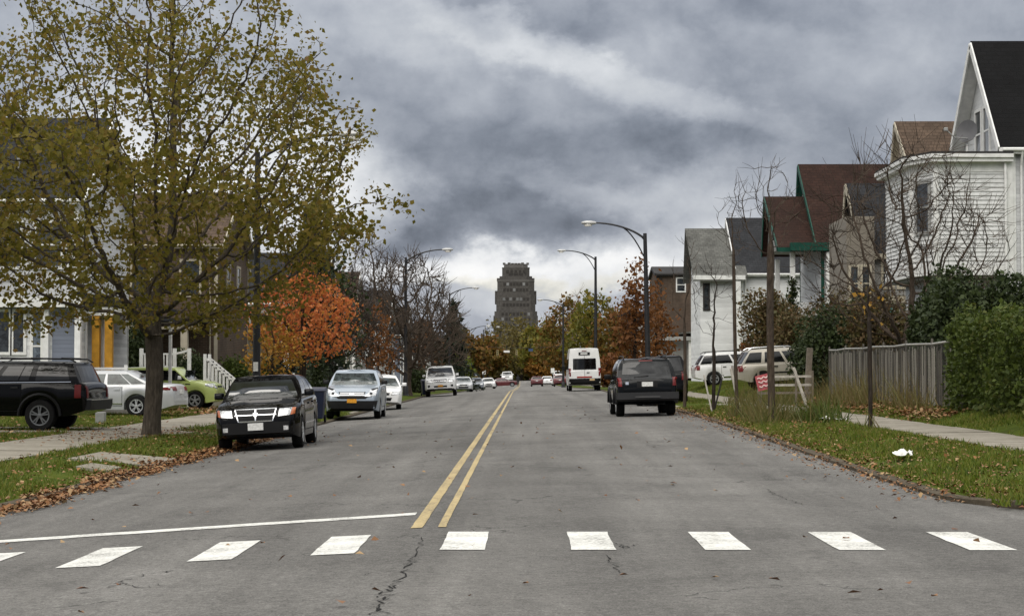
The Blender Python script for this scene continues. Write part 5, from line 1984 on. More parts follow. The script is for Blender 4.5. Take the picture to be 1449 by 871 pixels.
class House:
    """gabled house; front faces the street. s=+1 right of the street (front at -X), s=-1 left"""

    def __init__(h, label, s, X, Y0, Y1, zg_, eave, ridge, depth, wall, roof, trim, name='house', ov=.30, rake=.32, cat='house', group=None, ridge_t=.5):
        h.s, h.X, h.Y0, h.Y1 = s, X, Y0, Y1
        h.z, h.eave, h.ridge, h.depth = zg_, eave, ridge, depth
        h.root = thing(name, label, cat, (X, Y0, zg_), group=group)
        h.wallm, h.trim = wall, trim
        ym = h.ym = Y0 + (Y1 - Y0) * ridge_t
        # walls with gables
        mb = MB()
        poly = [(Y0, zg_ - .8), (Y1, zg_ - .8), (Y1, eave), (ym, ridge), (Y0, eave)]
        mb.prism(poly, lambda y, z, a: h.loc(a, y, z), 0, depth)
        mb.build('wall', wall, h.root)
        # roof
        dl = math.hypot(ym - Y0, ridge - eave)
        uy, uz = (ym - Y0) / dl, (ridge - eave) / dl
        mb = MB()
        th = .12
        ey, ez = Y0 - uy * ov, eave - uz * ov
        fy, fz = Y1 + (Y1 - ym) / dl * ov, eave - uz * ov
        poly = [(ey, ez + .02), (ym, ridge + .02), (fy, fz + .02), (fy, fz + th + .02), (ym, ridge + th * 1.3 + .02), (ey, ez + th + .02)]
        mb.prism(poly, lambda y, z, a: h.loc(a, y, z), -rake, depth + rake)
        h.roof = mb.build('roof', roof, h.root)
        # rake boards and fascia
        mb = MB()
        for a in (-rake - .012,):
            mb.bar(h.loc(a, ey, ez + .03), h.loc(a, ym, ridge + .03), .05, .24)
            mb.bar(h.loc(a, fy, fz + .03), h.loc(a, ym, ridge + .03), .05, .24)
        mb.build('rake_board', trim, h.root)
        mb = MB()
        mb.bar(h.loc(-rake, ey - .03, ez + .0), h.loc(depth + rake, ey - .03, ez + .0), .05, .20)
        mb.build('fascia', trim, h.root)
        MB().tube([h.loc(-rake + .1, ey - .10, ez + .03), h.loc(depth + rake - .1, ey - .10, ez + .0)], .055, 6).build('gutter', trim, h.root)
        MB().tube([h.loc(.30, ey - .08, ez), h.loc(.30, Y0 - .07, ez - .45), h.loc(.30, Y0 - .07, zg_)], .042, 6).build('downspout', trim, h.root)
        for va, vt in ((depth * .35, .45), (depth * .6, .3)):
            vy, vz = Y0 + (ym - Y0) * vt, eave + (ridge - eave) * vt
            MB().tube([h.loc(va, vy, vz - .1), h.loc(va, vy, vz + .55)], .055, 7).build('vent_pipe', T_GREY, h.roof)
        for y in (Y0 - .014, Y1 + .014):
            MB().bar(h.loc(.05, y, zg_), h.loc(.05, y, eave - .1), .16, .05, up=(0, 1, 0)).build('corner_board', trim, h.root)
        poly = [(ey + .04, ez - .005), (ym, ridge - .005), (fy - .04, fz - .005), (fy - .04, fz - .04), (ym, ridge - .04), (ey + .04, ez - .04)]
        MB().prism(poly, lambda y, z, a: h.loc(a, y, z), -rake + .005, -.004).build('soffit', trim, h.root)

    def loc(h, a, y, z):
        return (h.s * a, y - h.Y0, z - h.z)

    def win(h, a, z, w=.85, ht=1.5, face='side', y=None, trim=None, glass=None, sash=True, name='window'):
        """window centred at depth a on the camera-facing side wall, or at y on the front"""
        trim = trim or h.trim
        t = .10
        f = MB()

        def pt(u, v, o):
            if face == 'side':
                return h.loc(a + u, (h.Y0 if y is None else y) - o, z + v)
            return h.loc((0 if a is None else a) - o, y + u, z + v)
        for u0, u1, v0, v1 in ((-w / 2 - t, -w / 2, -t, ht + t), (w / 2, w / 2 + t, -t, ht + t), (-w / 2, w / 2, ht, ht + t), (-w / 2 - .04 * 0, w / 2, -t, 0)):
            f.hexa([pt(u0, v0, -.02), pt(u1, v0, -.02), pt(u1, v0, .05), pt(u0, v0, .05), pt(u0, v1, -.02), pt(u1, v1, -.02), pt(u1, v1, .05), pt(u0, v1, .05)])
        if sash:
            f.hexa([pt(-w / 2, ht * .5 - .03, .0), pt(w / 2, ht * .5 - .03, .0), pt(w / 2, ht * .5 - .03, .03), pt(-w / 2, ht * .5 - .03, .03),
                    pt(-w / 2, ht * .5 + .03, .0), pt(w / 2, ht * .5 + .03, .0), pt(w / 2, ht * .5 + .03, .03), pt(-w / 2, ht * .5 + .03, .03)])
        o = f.build(name, trim, h.root)
        MB().add([pt(-w / 2, 0, .012), pt(w / 2, 0, .012), pt(w / 2, ht, .012), pt(-w / 2, ht, .012)], [(0, 1, 2, 3)]).build('pane', glass or G_HOUSE, o)
        return o

    def block(h, name, a0, a1, y0, y1, z0, z1, mat, parent=None, bevel=0):
        mb = MB()
        p, q = h.loc(a0, y0, z0), h.loc(a1, y1, z1)
        mb.box(min(p[0], q[0]), max(p[0], q[0]), min(p[1], q[1]), max(p[1], q[1]), min(p[2], q[2]), max(p[2], q[2]))
        return mb.build(name, mat, parent or h.root, bevel=bevel)

    def shed(h, name, a0, a1, y0, y1, zf, zb, mat, th=.14):
        """lean-to roof falling from zb at depth a1 to zf at depth a0"""
        mb = MB()
        P0 = [h.loc(a0, y0, zf), h.loc(a0, y1, zf), h.loc(a1, y1, zb), h.loc(a1, y0, zb)]
        mb.hexa(P0 + [(x, y, z + th) for x, y, z in P0])
        return mb.build(name, mat, h.root)

    def gable_wing(h, name, a0, a1, y0, y1, zb, eave, ridge, wall, roof, trim, ov=.25, open_=False, rt=.5):
        ym = y0 + (y1 - y0) * rt
        if not open_:
            MB().prism([(y0, zb), (y1, zb), (y1, eave), (ym, ridge), (y0, eave)], lambda y, z, a: h.loc(a, y, z), a0, a1).build(name, wall, h.root)
        else:
            MB().prism([(y0, eave), (y1, eave), (ym, ridge)], lambda y, z, a: h.loc(a, y, z), a0, a1).build(name, wall, h.root)
        dl = math.hypot(ym - y0, ridge - eave)
        uy, uz = (ym - y0) / dl, (ridge - eave) / dl
        ey, ez = y0 - uy * ov, eave - uz * ov
        fy = y1 + (y1 - ym) / dl * ov
        MB().prism([(ey, ez + .015), (ym, ridge + .015), (fy, ez + .015), (fy, ez + .12), (ym, ridge + .15), (ey, ez + .12)], lambda y, z, a: h.loc(a, y, z), a0 - .3, a1).build(name + '_roof', roof, h.root)
        mb = MB()
        mb.bar(h.loc(a0 - .312, ey, ez + .03), h.loc(a0 - .312, ym, ridge + .03), .05, .24)
        mb.bar(h.loc(a0 - .312, fy, ez + .03), h.loc(a0 - .312, ym, ridge + .03), .05, .24)
        mb.bar(h.loc(a0 - .3, ey - .03, ez + .0), h.loc(a1, ey - .03, ez + .0), .05, .22)
        mb.build('porch_trim', trim, h.root)

    def posts(h, name, pts, z0, z1, w, mat):
        for a, y in pts:
            h.block(name, a - w / 2, a + w / 2, y - w / 2, y + w / 2, z0, z1, mat, bevel=.015)

    def railing(h, name, a0, a1, y, z, mat, hgt=.9, step=.22, axis='a', y1=None):
        mb = MB()
        if axis == 'a':
            A, B = h.loc(a0, y, z), h.loc(a1, y, z)
        else:
            A, B = h.loc(a0, y, z), h.loc(a0, y1, z)
        A, B = Vector(A), Vector(B)
        n = max(2, int((B - A).length / step))
        up = Vector((0, 0, 1))
        mb.bar(A + up * hgt, B + up * hgt, .08, .07)
        mb.bar(A + up * .12, B + up * .12, .06, .06)
        for k in range(1, n):
            q = A.lerp(B, k / n)
            mb.bar(q + up * .12, q + up * hgt, .06, .06)
        for q in (A, B):
            mb.bar(q, q + up * (hgt + .12), .11, .11)
        return mb.build(name, mat, h.root)

    def chimney(h, a, y, z0, z1, w=.6, mat=None):
        h.block('chimney', a - w / 2, a + w / 2, y - w / 2, y + w / 2, z0, z1, mat or W_BROWN, h.root)


def clapboards(mb, p0, p1, z0, z1, pitch, nrm):
    """real overlapping boards on a wall from p0 to p1 (x, y); nrm points outwards"""
    n = int((z1 - z0) / pitch)
    (xa, ya), (xb, yb) = p0, p1
    nx, ny = nrm
    for k in range(n):
        a, b_ = z0 + k * pitch, z0 + (k + 1) * pitch
        o0, o1 = .034, .006
        mb.add([(xa + nx * o0, ya + ny * o0, a), (xb + nx * o0, yb + ny * o0, a), (xb + nx * o1, yb + ny * o1, b_), (xa + nx * o1, ya + ny * o1, b_),
                (xa, ya, a), (xb, yb, a)], [(0, 1, 2, 3), (4, 5, 1, 0)])


GR = 'houses on the right side'
# --- white house nearest on the right
zR = 1.15
h = House('nearest right house, white clapboard with steep black roof and a flat-roofed bay', 1, 15.2, 57.3, 64.0, zR, 8.65, 12.35, 13, W_WHITE2, R_BLACK, T_WHITE, group=GR, ov=.25, rake=.42)
m, nt, b = newmat('white_clapboard')
p = nt.obj()
f = nt.math('ADD', nt.math('MULTIPLY', nt.noise(nt.mapping(p, (2.2, 2.2, .35)), 1.5, 6, .7), .55), nt.math('MULTIPLY', nt.noise(p, 5, 5, .7), .45))
nt.link(nt.ramp(f, [(.34, (.40, .40, .385)), (.5, (.64, .645, .635)), (.66, (.74, .745, .735))]), b.inputs['Base Color'])
b.inputs['Roughness'].default_value = .6
M_CLAP = m
xb, xw = 15.2, 12.85          # bay: two upper storeys with a chamfered corner
bay = [(xb, 57.3), (xw, 57.3), (12.35, 58.5), (12.35, 62.6), (xb, 62.6)]
fn = lambda x, y, z: (x - 15.2, y - 57.3, z - zR)
zt_, zb_ = 8.12, 4.72
MB().prism([(x, y) for x, y in bay], lambda x, y, z: fn(x, y, z), zb_, zt_).build('bay_wall', M_CLAP, h.root)
mb = MB()
for q0, q1 in ((bay[1], bay[0]), (bay[2], bay[1]), (bay[3], bay[2])):
    dxx, dyy = q1[0] - q0[0], q1[1] - q0[1]
    L = math.hypot(dxx, dyy)
    nx, ny = dyy / L, -dxx / L
    clapboards(mb, (q0[0] - 15.2, q0[1] - 57.3), (q1[0] - 15.2, q1[1] - 57.3), zb_ - zR + .2, zt_ - zR - .02, .135, (nx, ny))
mb.build('bay_clapboards', M_CLAP, h.root)
# cornice, felt roof and bottom skirt follow the bay outline
def outline(off):
    c = [(xb, 57.3 - off), (xw - off * .6, 57.3 - off), (12.35 - off, 58.5 - off * .5), (12.35 - off, 62.6 + off), (xb, 62.6 + off)]
    return c
for nm, off, a, c_, mt in (('bay_frieze', .045, zt_ - .30, zt_ - .002, T_WHITE), ('bay_cornice', .28, zt_, zt_ + .12, T_WHITE), ('bay_gutter', .34, zt_ + .122, zt_ + .24, T_WHITE), ('bay_roof', .32, zt_ + .242, zt_ + .31, M_ROOFFELT),
                           ('bay_skirt', .05, zb_ - .12, zb_ + .19, T_WHITE), ('bay_soffit', -.1, zb_ - .2, zb_ - .122, T_GREY)):
    MB().prism(outline(off), lambda x, y, z: fn(x, y, z), a, c_).build(nm, mt, h.root)
MB().prism([(xb, 57.9), (13.2, 57.9), (12.9, 58.9), (12.9, 62.2), (xb, 62.2)], lambda x, y, z: fn(x, y, z), zR - .6, zb_ - .202).build('lower_bay_wall', W_WHITE, h.root)
mb = MB()
mb.bar(fn(xw - .01, 57.26, zb_ + .19), fn(xw - .01, 57.26, zt_ - .3), .17, .07, up=(0, 1, 0))
mb.bar(fn(12.33, 58.46, zb_ + .19), fn(12.33, 58.46, zt_ - .3), .14, .10, up=(0, 1, 0))
mb.bar(fn(15.12, 57.24, zR), fn(15.12, 57.24, 8.4), .22, .07, up=(0, 1, 0))
mb.build('bay_corner_board', T_WHITE, h.root)
MB().tube([fn(14.98, 57.16, 8.1), fn(14.98, 57.12, 7.6), fn(14.98, 57.12, 1.3)], .045, 8).build('downspout', T_WHITE, h.root, sharp=50)
mb = MB()
d = Vector((12.35 - xw, 1.2, 0)).normalized()
o = Vector((-d.y, d.x, 0))
if o.y > 0:
    o = -o
c0 = Vector(fn((12.35 + xw) / 2, 57.9, 0))
def wq(u, v, off):
    q = c0 + d * u + o * off
    return (q.x, q.y, v - zR)
for u0, u1, v0, v1 in ((-.42, -.31, 5.9, 7.62), (.31, .42, 5.9, 7.62), (-.31, .31, 7.5, 7.62), (-.31, .31, 5.9, 6.0), (-.31, .31, 6.72, 6.79)):
    mb.hexa([wq(u0, v0, .0), wq(u1, v0, .0), wq(u1, v0, .07), wq(u0, v0, .07), wq(u0, v1, .0), wq(u1, v1, .0), wq(u1, v1, .07), wq(u0, v1, .07)])
wf = mb.build('window', T_GREY, h.root)
MB().add([wq(-.31, 6.0, .045), wq(.31, 6.0, .045), wq(.31, 7.5, .045), wq(-.31, 7.5, .045)], [(0, 1, 2, 3)]).build('pane', G_HOUSE, wf)
h.win(None, 8.75, .7, 1.5, 'front', y=60.2)
h.win(None, 8.75, .7, 1.5, 'front', y=61.3)
h.win(3.4, 5.6)
h.win(4.6, 5.6)
# satellite dish on the bay roof
zd = zt_ + .31
xd, yd = 14.05, 58.2
root = thing('satellite_dish', 'grey satellite dish on a pole on the flat bay roof of the nearest white house', 'satellite dish', (xd, yd, zd))
MB().tube([(0, 0, 0), (0, 0, .55)], .03, 8).build('mast', T_WHITE, root, sharp=50)
DM = Vector((-.55, -.80, .25)).to_track_quat('-Z', 'Y').to_matrix()
mb = MB()
mb.lathe([(.02, .10), (.20, .07), (.34, .0), (.345, -.015), (.2, .05), (.02, .08)], lambda a, c, hh: tuple(DM @ Vector((a, c * 1.1, hh)) + Vector((0, 0, .78))), 20)
mb.build('dish', plain('dish_grey', (.10, .10, .105), .5), root, sharp=50)
MB().tube([(0, -.05, .55), (-.45, -.25, .55), (-.72, -.3, .78)], .02, 6).build('feed_arm', T_GREY, root, sharp=50)
MB().box(-.80, -.68, -.36, -.24, .74, .86).build('feed_horn', T_GREY, root, bevel=.02)

# --- brown roofed house
Y0 = 72.5
h = House('brown roofed pale house behind the nearest white one, with a grey gabled porch', 1, 15.95, Y0, Y0 + 7, 1.2, 7.9, 12.0, 14, W_BEIGE, R_BROWN, T_TAN, group=GR, rake=.25, ridge_t=.75)
h.win(None, 8.6, .8, 1.4, 'front', y=Y0 + 3.5)
h.win(1.6, 5.4)
h.win(4.0, 5.4)
h.gable_wing('porch_wall', -2.2, 0, Y0 + .6, Y0 + 5.6, 4.6, 6.3, 9.3, W_GREY, R_DGREY, T_TAN, rt=.75)
h.block('balcony_wall', -2.4, -.02, Y0 + .62, Y0 + 5.5, 4.3, 4.6, T_TAN)
h.posts('balcony_post', [(-2.2, Y0 + .8), (-2.2, Y0 + 5.3)], 1.2, 4.298, .2, T_WHITE)
h.win(-1.5, 4.95, .35, 1.1, 'side', y=Y0 + .6)
h.win(-.9, 4.95, .3, 1.1, 'side', y=Y0 + .6)
h.block('porch_floor', -2.6, -.02, Y0 + .6, Y0 + 5.6, 1.9, 2.1, T_GREY)
# tan flat-topped bay standing in front of it
h.block('tan_bay', -3.25, -2.15, Y0 - .1, Y0 + 4, 3.6, 7.7, W_TAN)
h.block('tan_bay_sill', -3.4, -2.1, Y0 - .2, Y0 + 4.1, 3.3, 3.598, T_TAN)
h.win(-2.95, 4.4, .26, 1.3, 'side', y=Y0 - .1, trim=T_TAN)
h.win(-2.5, 4.4, .26, 1.3, 'side', y=Y0 - .1, trim=T_TAN)

# --- dark maroon roof, green trim
Y0 = 91.5
Xf = PX(1139, Y0 + 5.6)
h = House('maroon roofed house with green trim and an open corner porch', 1, Xf, Y0, Y0 + 7.0, 1.2, 8.0, 12.35, 14, W_WHITE2, R_MAROON, T_GREEN, group=GR, ridge_t=.8)
h.gable_wing('upper_porch_wall', -1.9, 0, Y0 + .1, Y0 + 6.0, 7.5, 7.75, 10.6, W_GREY, R_MAROON, T_GREEN, open_=True, rt=.82)
h.block('porch_beam', -1.6, 4.5, Y0 - .55, Y0 - .1, 7.55, 7.95, T_GREEN)
h.block('porch_shade_block', .6, 3.2, Y0 - .45, Y0 - .02, 3.5, 7.548, M_VOID)  # dark block: the open porch's shade is put into its colour
h.posts('porch_post', [(-1.4, Y0 + .3), (.3, Y0 - .3), (-1.4, Y0 + 5.8)], 1.2, 7.5, .24, T_WHITE)
h.posts('porch_post', [(3.4, Y0 - .3)], 1.2, 7.5, .2, plain('teal_trim', (.10, .26, .25), .6))
h.block('porch_rail', -1.5, -.02, Y0 + .1, Y0 + 5.9, 4.0, 5.0, W_WHITE2)
h.block('planter_box', .2, 1.6, Y0 - .9, Y0 - .47, 3.1, 3.5, plain('teal_trim', ()), None)
h.win(5.2, 5.2)
h.win(None, 8.8, .8, 1.4, 'front', y=Y0 + 3.7)

# --- grey roof white house
Y0 = 120
Xf = PX(1041, Y0 + 3.2)
h = House('white house with grey-green shingle roof and dark roof behind it', 1, Xf, Y0, Y0 + 8, 1.2, 8.0, 11.9, 14, W_WHITE, R_DGREY, T_WHITE, group=GR, ridge_t=.75)
a0 = PX(979, Y0 + .5) - Xf
h.block('front_block', a0 + .5, -.01, Y0 - .2, Y0 + 6.5, .5, 7.55, W_WHITE)
mb = MB()
mb.prism([(Y0 - .75, 7.6), (Y0 + 5.4, 11.1), (Y0 + 7.0, 7.6), (Y0 + 7.0, 7.75), (Y0 + 5.4, 11.3), (Y0 - .75, 7.75)], lambda y, z, a: h.loc(a, y, z), a0, .35)
mb.build('front_roof', R_GREY, h.root)
MB().prism([(Y0 - .2, 7.55), (Y0 + 6.5, 7.55), (Y0 + 5.4, 10.7)], lambda y, z, a: h.loc(a, y, z), a0 + .5, 0).build('front_gable', W_WHITE2, h.root)
h.block('front_fascia', a0 - .02, .2, Y0 - .82, Y0 - .755, 7.5, 7.78, T_WHITE)
h.block('front_soffit', a0, .2, Y0 - .75, Y0 - .2, 7.42, 7.5, T_GREY)
h.block('corner_chimney', -.55, -.1, Y0 - .75, Y0 - .25, 1.0, 7.4, T_WHITE)
h.win(a0 + .9, 5.6, .25, 1.6, 'side', y=Y0 - .2, trim=T_DARK)
h.win(1.6, 4.6, .8, 1.3)
# --- dark brick house
Y0 = 146
Xf = PX(930, Y0)
h = House('dark brown brick house with a pale porch behind the rust-red tree', 1, Xf, Y0, Y0 + 8, 1.0, 9.2, 9.9, 12, W_BROWN, M_ROOFFELT, T_DARK, group=GR, ov=.15, rake=.15)
h.win(1.9, 7.9, .6, 1.0, 'side', trim=T_WHITE)
h.shed('porch_roof', -2.2, 3.6, Y0 - 2.6, Y0 - .02, 4.1, 4.6, R_GREY)
h.block('porch_fascia', -2.3, 3.7, Y0 - 2.75, Y0 - 2.62, 3.95, 4.25, T_GREY)
h.block('porch_wall', -.4, 3.4, Y0 - 2.0, Y0 - .02, 1.0, 4.0, W_GREY)
h.posts('porch_post', [(-1.9, Y0 - 2.4), (-.7, Y0 - 2.4), (2.4, Y0 - 2.4)], 1.0, 4.1, .24, T_WHITE)
h.block('dormer', -1.6, -.7, Y0 - 1.6, Y0 - .6, 4.5, 5.4, T_GREY)
# farther right
Y0 = 176
h = House('small pale house with dark gable roof far along the right side', 1, PX(868, Y0), Y0, Y0 + 8, .6, 4.5, 7.2, 12, W_BEIGE, R_BLACK, T_WHITE, group=GR)
h.win(None, 2.0, 1.0, 1.3, 'front', y=Y0 + 4)
h.win(2, 2.0)

GLH = 'houses on the left side'
# --- left edge house
Y0 = 63
Xf = PX(142, Y0 + 3.5)
h = House('left edge house with dark grey gable roof, white porch and ochre columns', -1, Xf, Y0, Y0 + 8, .15, 7.6, 10.7, 4.0, W_WHITE2, R_DGREY, T_WHITE, group=GLH, rake=.3)
h.gable_wing('cross_wing', 4.0, 11, Y0 - 1.5, Y0 + 6, 0, 7.4, 10.2, W_WHITE2, R_DGREY, T_WHITE)
h.win(1.0, 5.2)
h.win(2.4, 5.2)
h.win(4.8, 5.0, .8, 1.7, 'side', y=Y0 - 1.5)
h.win(6.2, 5.0, .8, 1.7, 'side', y=Y0 - 1.5)
# enclosed side porch facing us
py0 = Y0 - 1.2
pa = lambda px: Xf - PX(px, py0)
h.block('porch_wall', pa(112), 8.5, py0, Y0 - .02, .1, 3.9, W_WHITE)
h.shed('porch_roof', pa(118), 9, py0 - .35, Y0 - .01, 3.92, 4.1, R_DGREY)
h.block('porch_fascia', pa(119), 9, py0 - .42, py0 - .352, 3.75, 4.1, T_WHITE)
h.win(pa(26), 2.25, .34, 1.35, 'side', y=py0, sash=False)
h.win(pa(5), 2.25, .36, 1.35, 'side', y=py0, sash=False)
h.win(pa(-20), 2.25, .6, 1.35, 'side', y=py0, sash=False)
h.win(pa(52), 1.3, .26, 2.3, 'side', y=py0, glass=glassmat('blue_grey_glass', (.10, .12, .14)))
h.block('siding_panel', pa(107), pa(74), py0 - .05, py0 - .002, .2, 3.6, W_GREYB)
h.posts('porch_post', [(pa(66), py0 - .1), (pa(111), py0 - .1)], .1, 3.75, .2, T_WHITE)
h.block('front_porch_floor', -1.9, -.02, Y0 - .6, Y0 + 7.5, -.1, .8, M_FOUND)
h.shed('front_porch_roof', -2.1, -.02, Y0 - .8, Y0 + 7.7, 3.8, 4.2, R_DGREY)
h.block('front_porch_beam', -1.95, -.03, Y0 - .55, Y0 - .3, 3.5, 3.78, T_WHITE)
h.posts('porch_column', [(Xf - PX(136, Y0 - .4), Y0 - .4), (Xf - PX(154, Y0 - .4), Y0 - .4)], .8, 3.5, .26, T_YEL)
h.posts('porch_post', [(Xf - PX(121, Y0 - .3), Y0 - .3), (Xf - PX(145, Y0 + .1), Y0 + .1), (-1.8, Y0 + 3.5), (-1.8, Y0 + 7.3)], .8, 3.5, .12, T_WHITE)
h.railing('railing', -1.8, .1, Y0 - .5, .8, T_WHITE)
# --- brown brick house
Y0 = 82
Xf = PX(322, Y0 + 3)
h = House('brown brick house behind the big tree with a deep dark porch', -1, Xf, Y0, Y0 + 9, .15, 7.3, 9.8, 12, W_BROWN, R_BROWN, T_TAN, group=GLH)
for a in (1.2, 3.4, 6.0, 8.2):
    h.win(a, 5.0, .8, 1.5)
h.win(None, 5.0, .9, 1.5, 'front', y=Y0 + 3)
h.win(None, 5.0, .9, 1.5, 'front', y=Y0 + 6)
h.block('porch_floor', .6, 7.0, Y0 - 3.0, Y0 - .02, .0, .9, M_FOUND)
h.shed('porch_roof', .2, 7.3, Y0 - 3.3, Y0 - .01, 3.7, 3.9, R_DGREY)
h.block('porch_beam', .3, 7.2, Y0 - 3.1, Y0 - 2.8, 3.4, 3.698, T_TAN)
axp = [-(PX(p, Y0 - 2.95) - Xf) for p in (136, 154)]
h.posts('porch_column', [(.9, Y0 - 2.95), (6.8, Y0 - 2.95)], .9, 3.4, .30, T_TAN)
h.posts('porch_post', [(a, Y0 - 2.7) for a in (axp[0] + .65, axp[1] - .45, axp[0] + 1.3)], .9, 3.4, .12, T_WHITE)
h.railing('railing', .7, 2.9, Y0 - 2.9, .9, T_WHITE)
# front steps with white stair railing
st = thing('stair_railing', 'white sloping stair railing above the lime green hatchback', 'railing', (PX(290, 76.5), 76.5, .1))
x0, zt0 = PX(289, 76.5), PZ(506, 76.5)
x1, zt1 = PX(331, 76.5), PZ(541, 76.5)
for yo in (0, 1.1):
    mb = MB()
    A, B = Vector((0, yo, zt0 - .1)), Vector((x1 - x0, yo, zt1 - .1))
    dn = Vector((0, 0, -.82))
    mb.bar(A, B, .07, .09)
    mb.bar(A + dn, B + dn, .06, .08)
    for k in range(1, 8):
        q = A.lerp(B, k / 8)
        mb.bar(q, q + dn, .07, .07)
    for q in (A, B):
        mb.bar(q + Vector((0, 0, .16)), Vector((q.x, q.y, q.z - 1.1)), .12, .12)
    mb.build('balustrade', T_WHITE, st)
mb = MB()
for k in range(6):
    mb.box(k * (x1 - x0) / 6, (k + 1) * (x1 - x0) / 6, .06, 1.04, -.2, zt0 - 1.15 - (k + 1) * (zt0 - zt1) / 6)
mb.build('steps', M_CONC, st)
# white balustrade behind the tree
bl = thing('porch_balustrade', 'short white balustrade just behind the big tree trunk', 'railing', (PX(200, 75.2), 75.2, 1.45))
mb = MB()
L = PX(247, 75.2) - PX(200, 75.2)
mb.bar((0, 0, .85), (L, 0, .85), .08, .07)
mb.bar((0, 0, .1), (L, 0, .1), .06, .06)
for k in range(1, 9):
    mb.bar((L * k / 9, 0, .1), (L * k / 9, 0, .85), .07, .07)
for xx in (0, L, L + .6):
    mb.bar((xx, 0, -1.3), (xx, 0, 1.08), .14, .14)
mb.bar((L, 0, .85), (L + .6, 0, 1.0), .08, .08)
mb.build('balusters', T_WHITE, bl)
# --- tan stone porch
Y0 = 92
Xf = PX(372, Y0)
h = House('tan stone house with dark red door seen past the lamp post', -1, Xf - 2.2, Y0, Y0 + 8, .15, 7.0, 9.6, 11, W_TAN, R_MAROON, T_TAN, group=GLH)
h.block('stone_porch', -2.2, -.01, Y0, Y0 + 7, 0, 4.1, W_STONE)
h.shed('porch_roof', -2.7, .0, Y0 - .5, Y0 + 7.4, 4.12, 4.9, R_MAROON)
h.block('porch_fascia', -2.75, .0, Y0 - .57, Y0 - .502, 3.95, 4.25, T_WHITE)
h.block('porch_window', -1.35, -.85, Y0 - .05, Y0 - .002, 1.55, 2.9, T_RED)
h.block('window_frame', -1.52, -1.352, Y0 - .06, Y0 - .002, 1.4, 3.0, T_TAN)
h.block('window_frame', -.848, -.68, Y0 - .06, Y0 - .002, 1.4, 3.0, T_TAN)
h.win(1.5, 4.6)
h.win(4, 4.6)
# --- farther left houses
for Yh, pxh, wl, rf, ev, rg, lab in ((110, 452, W_WHITE, R_DGREY, 5.6, 8.6, 'white house glimpsed under the bright orange tree'),
                                   (128, 496, W_BEIGE, R_BROWN, 5.8, 8.4, 'cream house glimpsed between the crossover and the bare trees'),
                                   (146, 546, W_WHITE2, R_DGREY, 5.4, 8.0, 'white columned house behind the slim orange-brown tree'),
                                   (164, 572, W_GREYB, R_BLACK, 5.0, 7.4, 'blue-grey house behind the big bare tree'),
                                   (190, 606, W_TAN, R_BROWN, 4.6, 6.8, 'tan house behind the tall white sport utility vehicle'),
                                   (225, 634, W_WHITE2, R_DGREY, 4.2, 6.4, 'pale house at the far left by the yellow-green tree')):
    zz = .15 + drop(Yh)
    h = House(lab, -1, PX(pxh, Yh), Yh, Yh + 8, zz, zz + ev, zz + rg, 11, wl, rf, T_WHITE, group=GLH)
    h.shed('porch_roof', -2.2, 0, Yh + .3, Yh + 7.7, zz + 2.9, zz + 3.3, rf)
    h.posts('porch_post', [(-2.0, Yh + .5), (-2.0, Yh + 3.9), (-2.0, Yh + 7.4)], zz + .5, zz + 2.9, .22, T_WHITE)
    h.block('porch_floor', -2.2, -.01, Yh + .3, Yh + 7.7, zz - .3, zz + .5, M_FOUND)
    for a in (1.4, 3.6):
        h.win(a, zz + 1.3)
        h.win(a, zz + 3.6, .8, 1.3)
    h.win(None, zz + 1.2, .9, 1.5, 'front', y=Yh + 2)
    h.win(None, zz + 3.6, .9, 1.3, 'front', y=Yh + 4)
    d_ = h.block('door', -.05, -.002, Yh + 4.8, Yh + 5.7, zz + .5, zz + 2.5, T_DARK)
    h.chimney(5, Yh + 5, zz + ev, zz + rg + .9)

# ------------------------------------------------------------------ tower
Yt = 1130.0
zt0 = -15.0
s_ = Yt / F
xc = (730 - 742) * s_ - YAW * 0
xc = PX(730, Yt)
root = thing('office_tower', 'dark stepped brick tower closing the view at the end of the street', 'tower', (xc, Yt, zt0))
W_TOW = brick('tower_brick', (.078, .073, .068), (.108, .10, .093), (.10, .093, .087), .2)
W_TOWL = plain('tower_limestone', (.13, .123, .116), .9, var=.25, scale=.2)
W_TOWD = plain('tower_dark_recess', (.045, .041, .038), .8)
G_TOW = plain('tower_window', (.20, .20, .20), .4, var=.5, scale=.05)


def tz(py):
    return PZ(py, Yt, 730) - zt0


def octa(hw, ch):
    return [(-hw + ch, -hw), (hw - ch, -hw), (hw, -hw + ch), (hw, hw - ch), (hw - ch, hw), (-hw + ch, hw), (-hw, hw - ch), (-hw, -hw + ch)]


def tier(name, hwpx, y0, y1, mat, ch=.28, par=None):
    hw = hwpx * s_
    return MB().prism(octa(hw, hw * ch), lambda u, v, a: (u, v, a), tz(y0), tz(y1)).build(name, mat, par or root)


tier('base_tier', 30.0, 545, 441, W_TOW, .22)
tier('lower_tier', 27.5, 441.2, 418, W_TOW, .24)
tier('middle_tier', 26.0, 418.2, 398, W_TOW, .26)
tier('stone_band', 26.3, 399, 397, W_TOWL, .26)
tier('stone_band', 26.15, 412, 411.4, W_TOWL, .26)
tier('stone_band', 27.65, 425.6, 425, W_TOWL, .24)
tier('upper_tier', 23.0, 397.2, 391.5, W_TOW, .34)
tier('upper_tier', 19.3, 391.7, 380, W_TOW, .38)
tier('stone_band', 19.6, 380, 378.8, W_TOWL, .38)
cr = tier('crown', 16.8, 379, 374, W_TOWL, .40)
hw = 16.8 * s_
for k in range(5):
    u = (-.56 + 1.12 * k / 4) * hw
    MB().box(u - .9, u + .9, -hw - .2, -hw + 2.0, tz(374.2), tz(372.2 if k in (0, 4) else 373.0)).build('battlement', W_TOWL, cr)
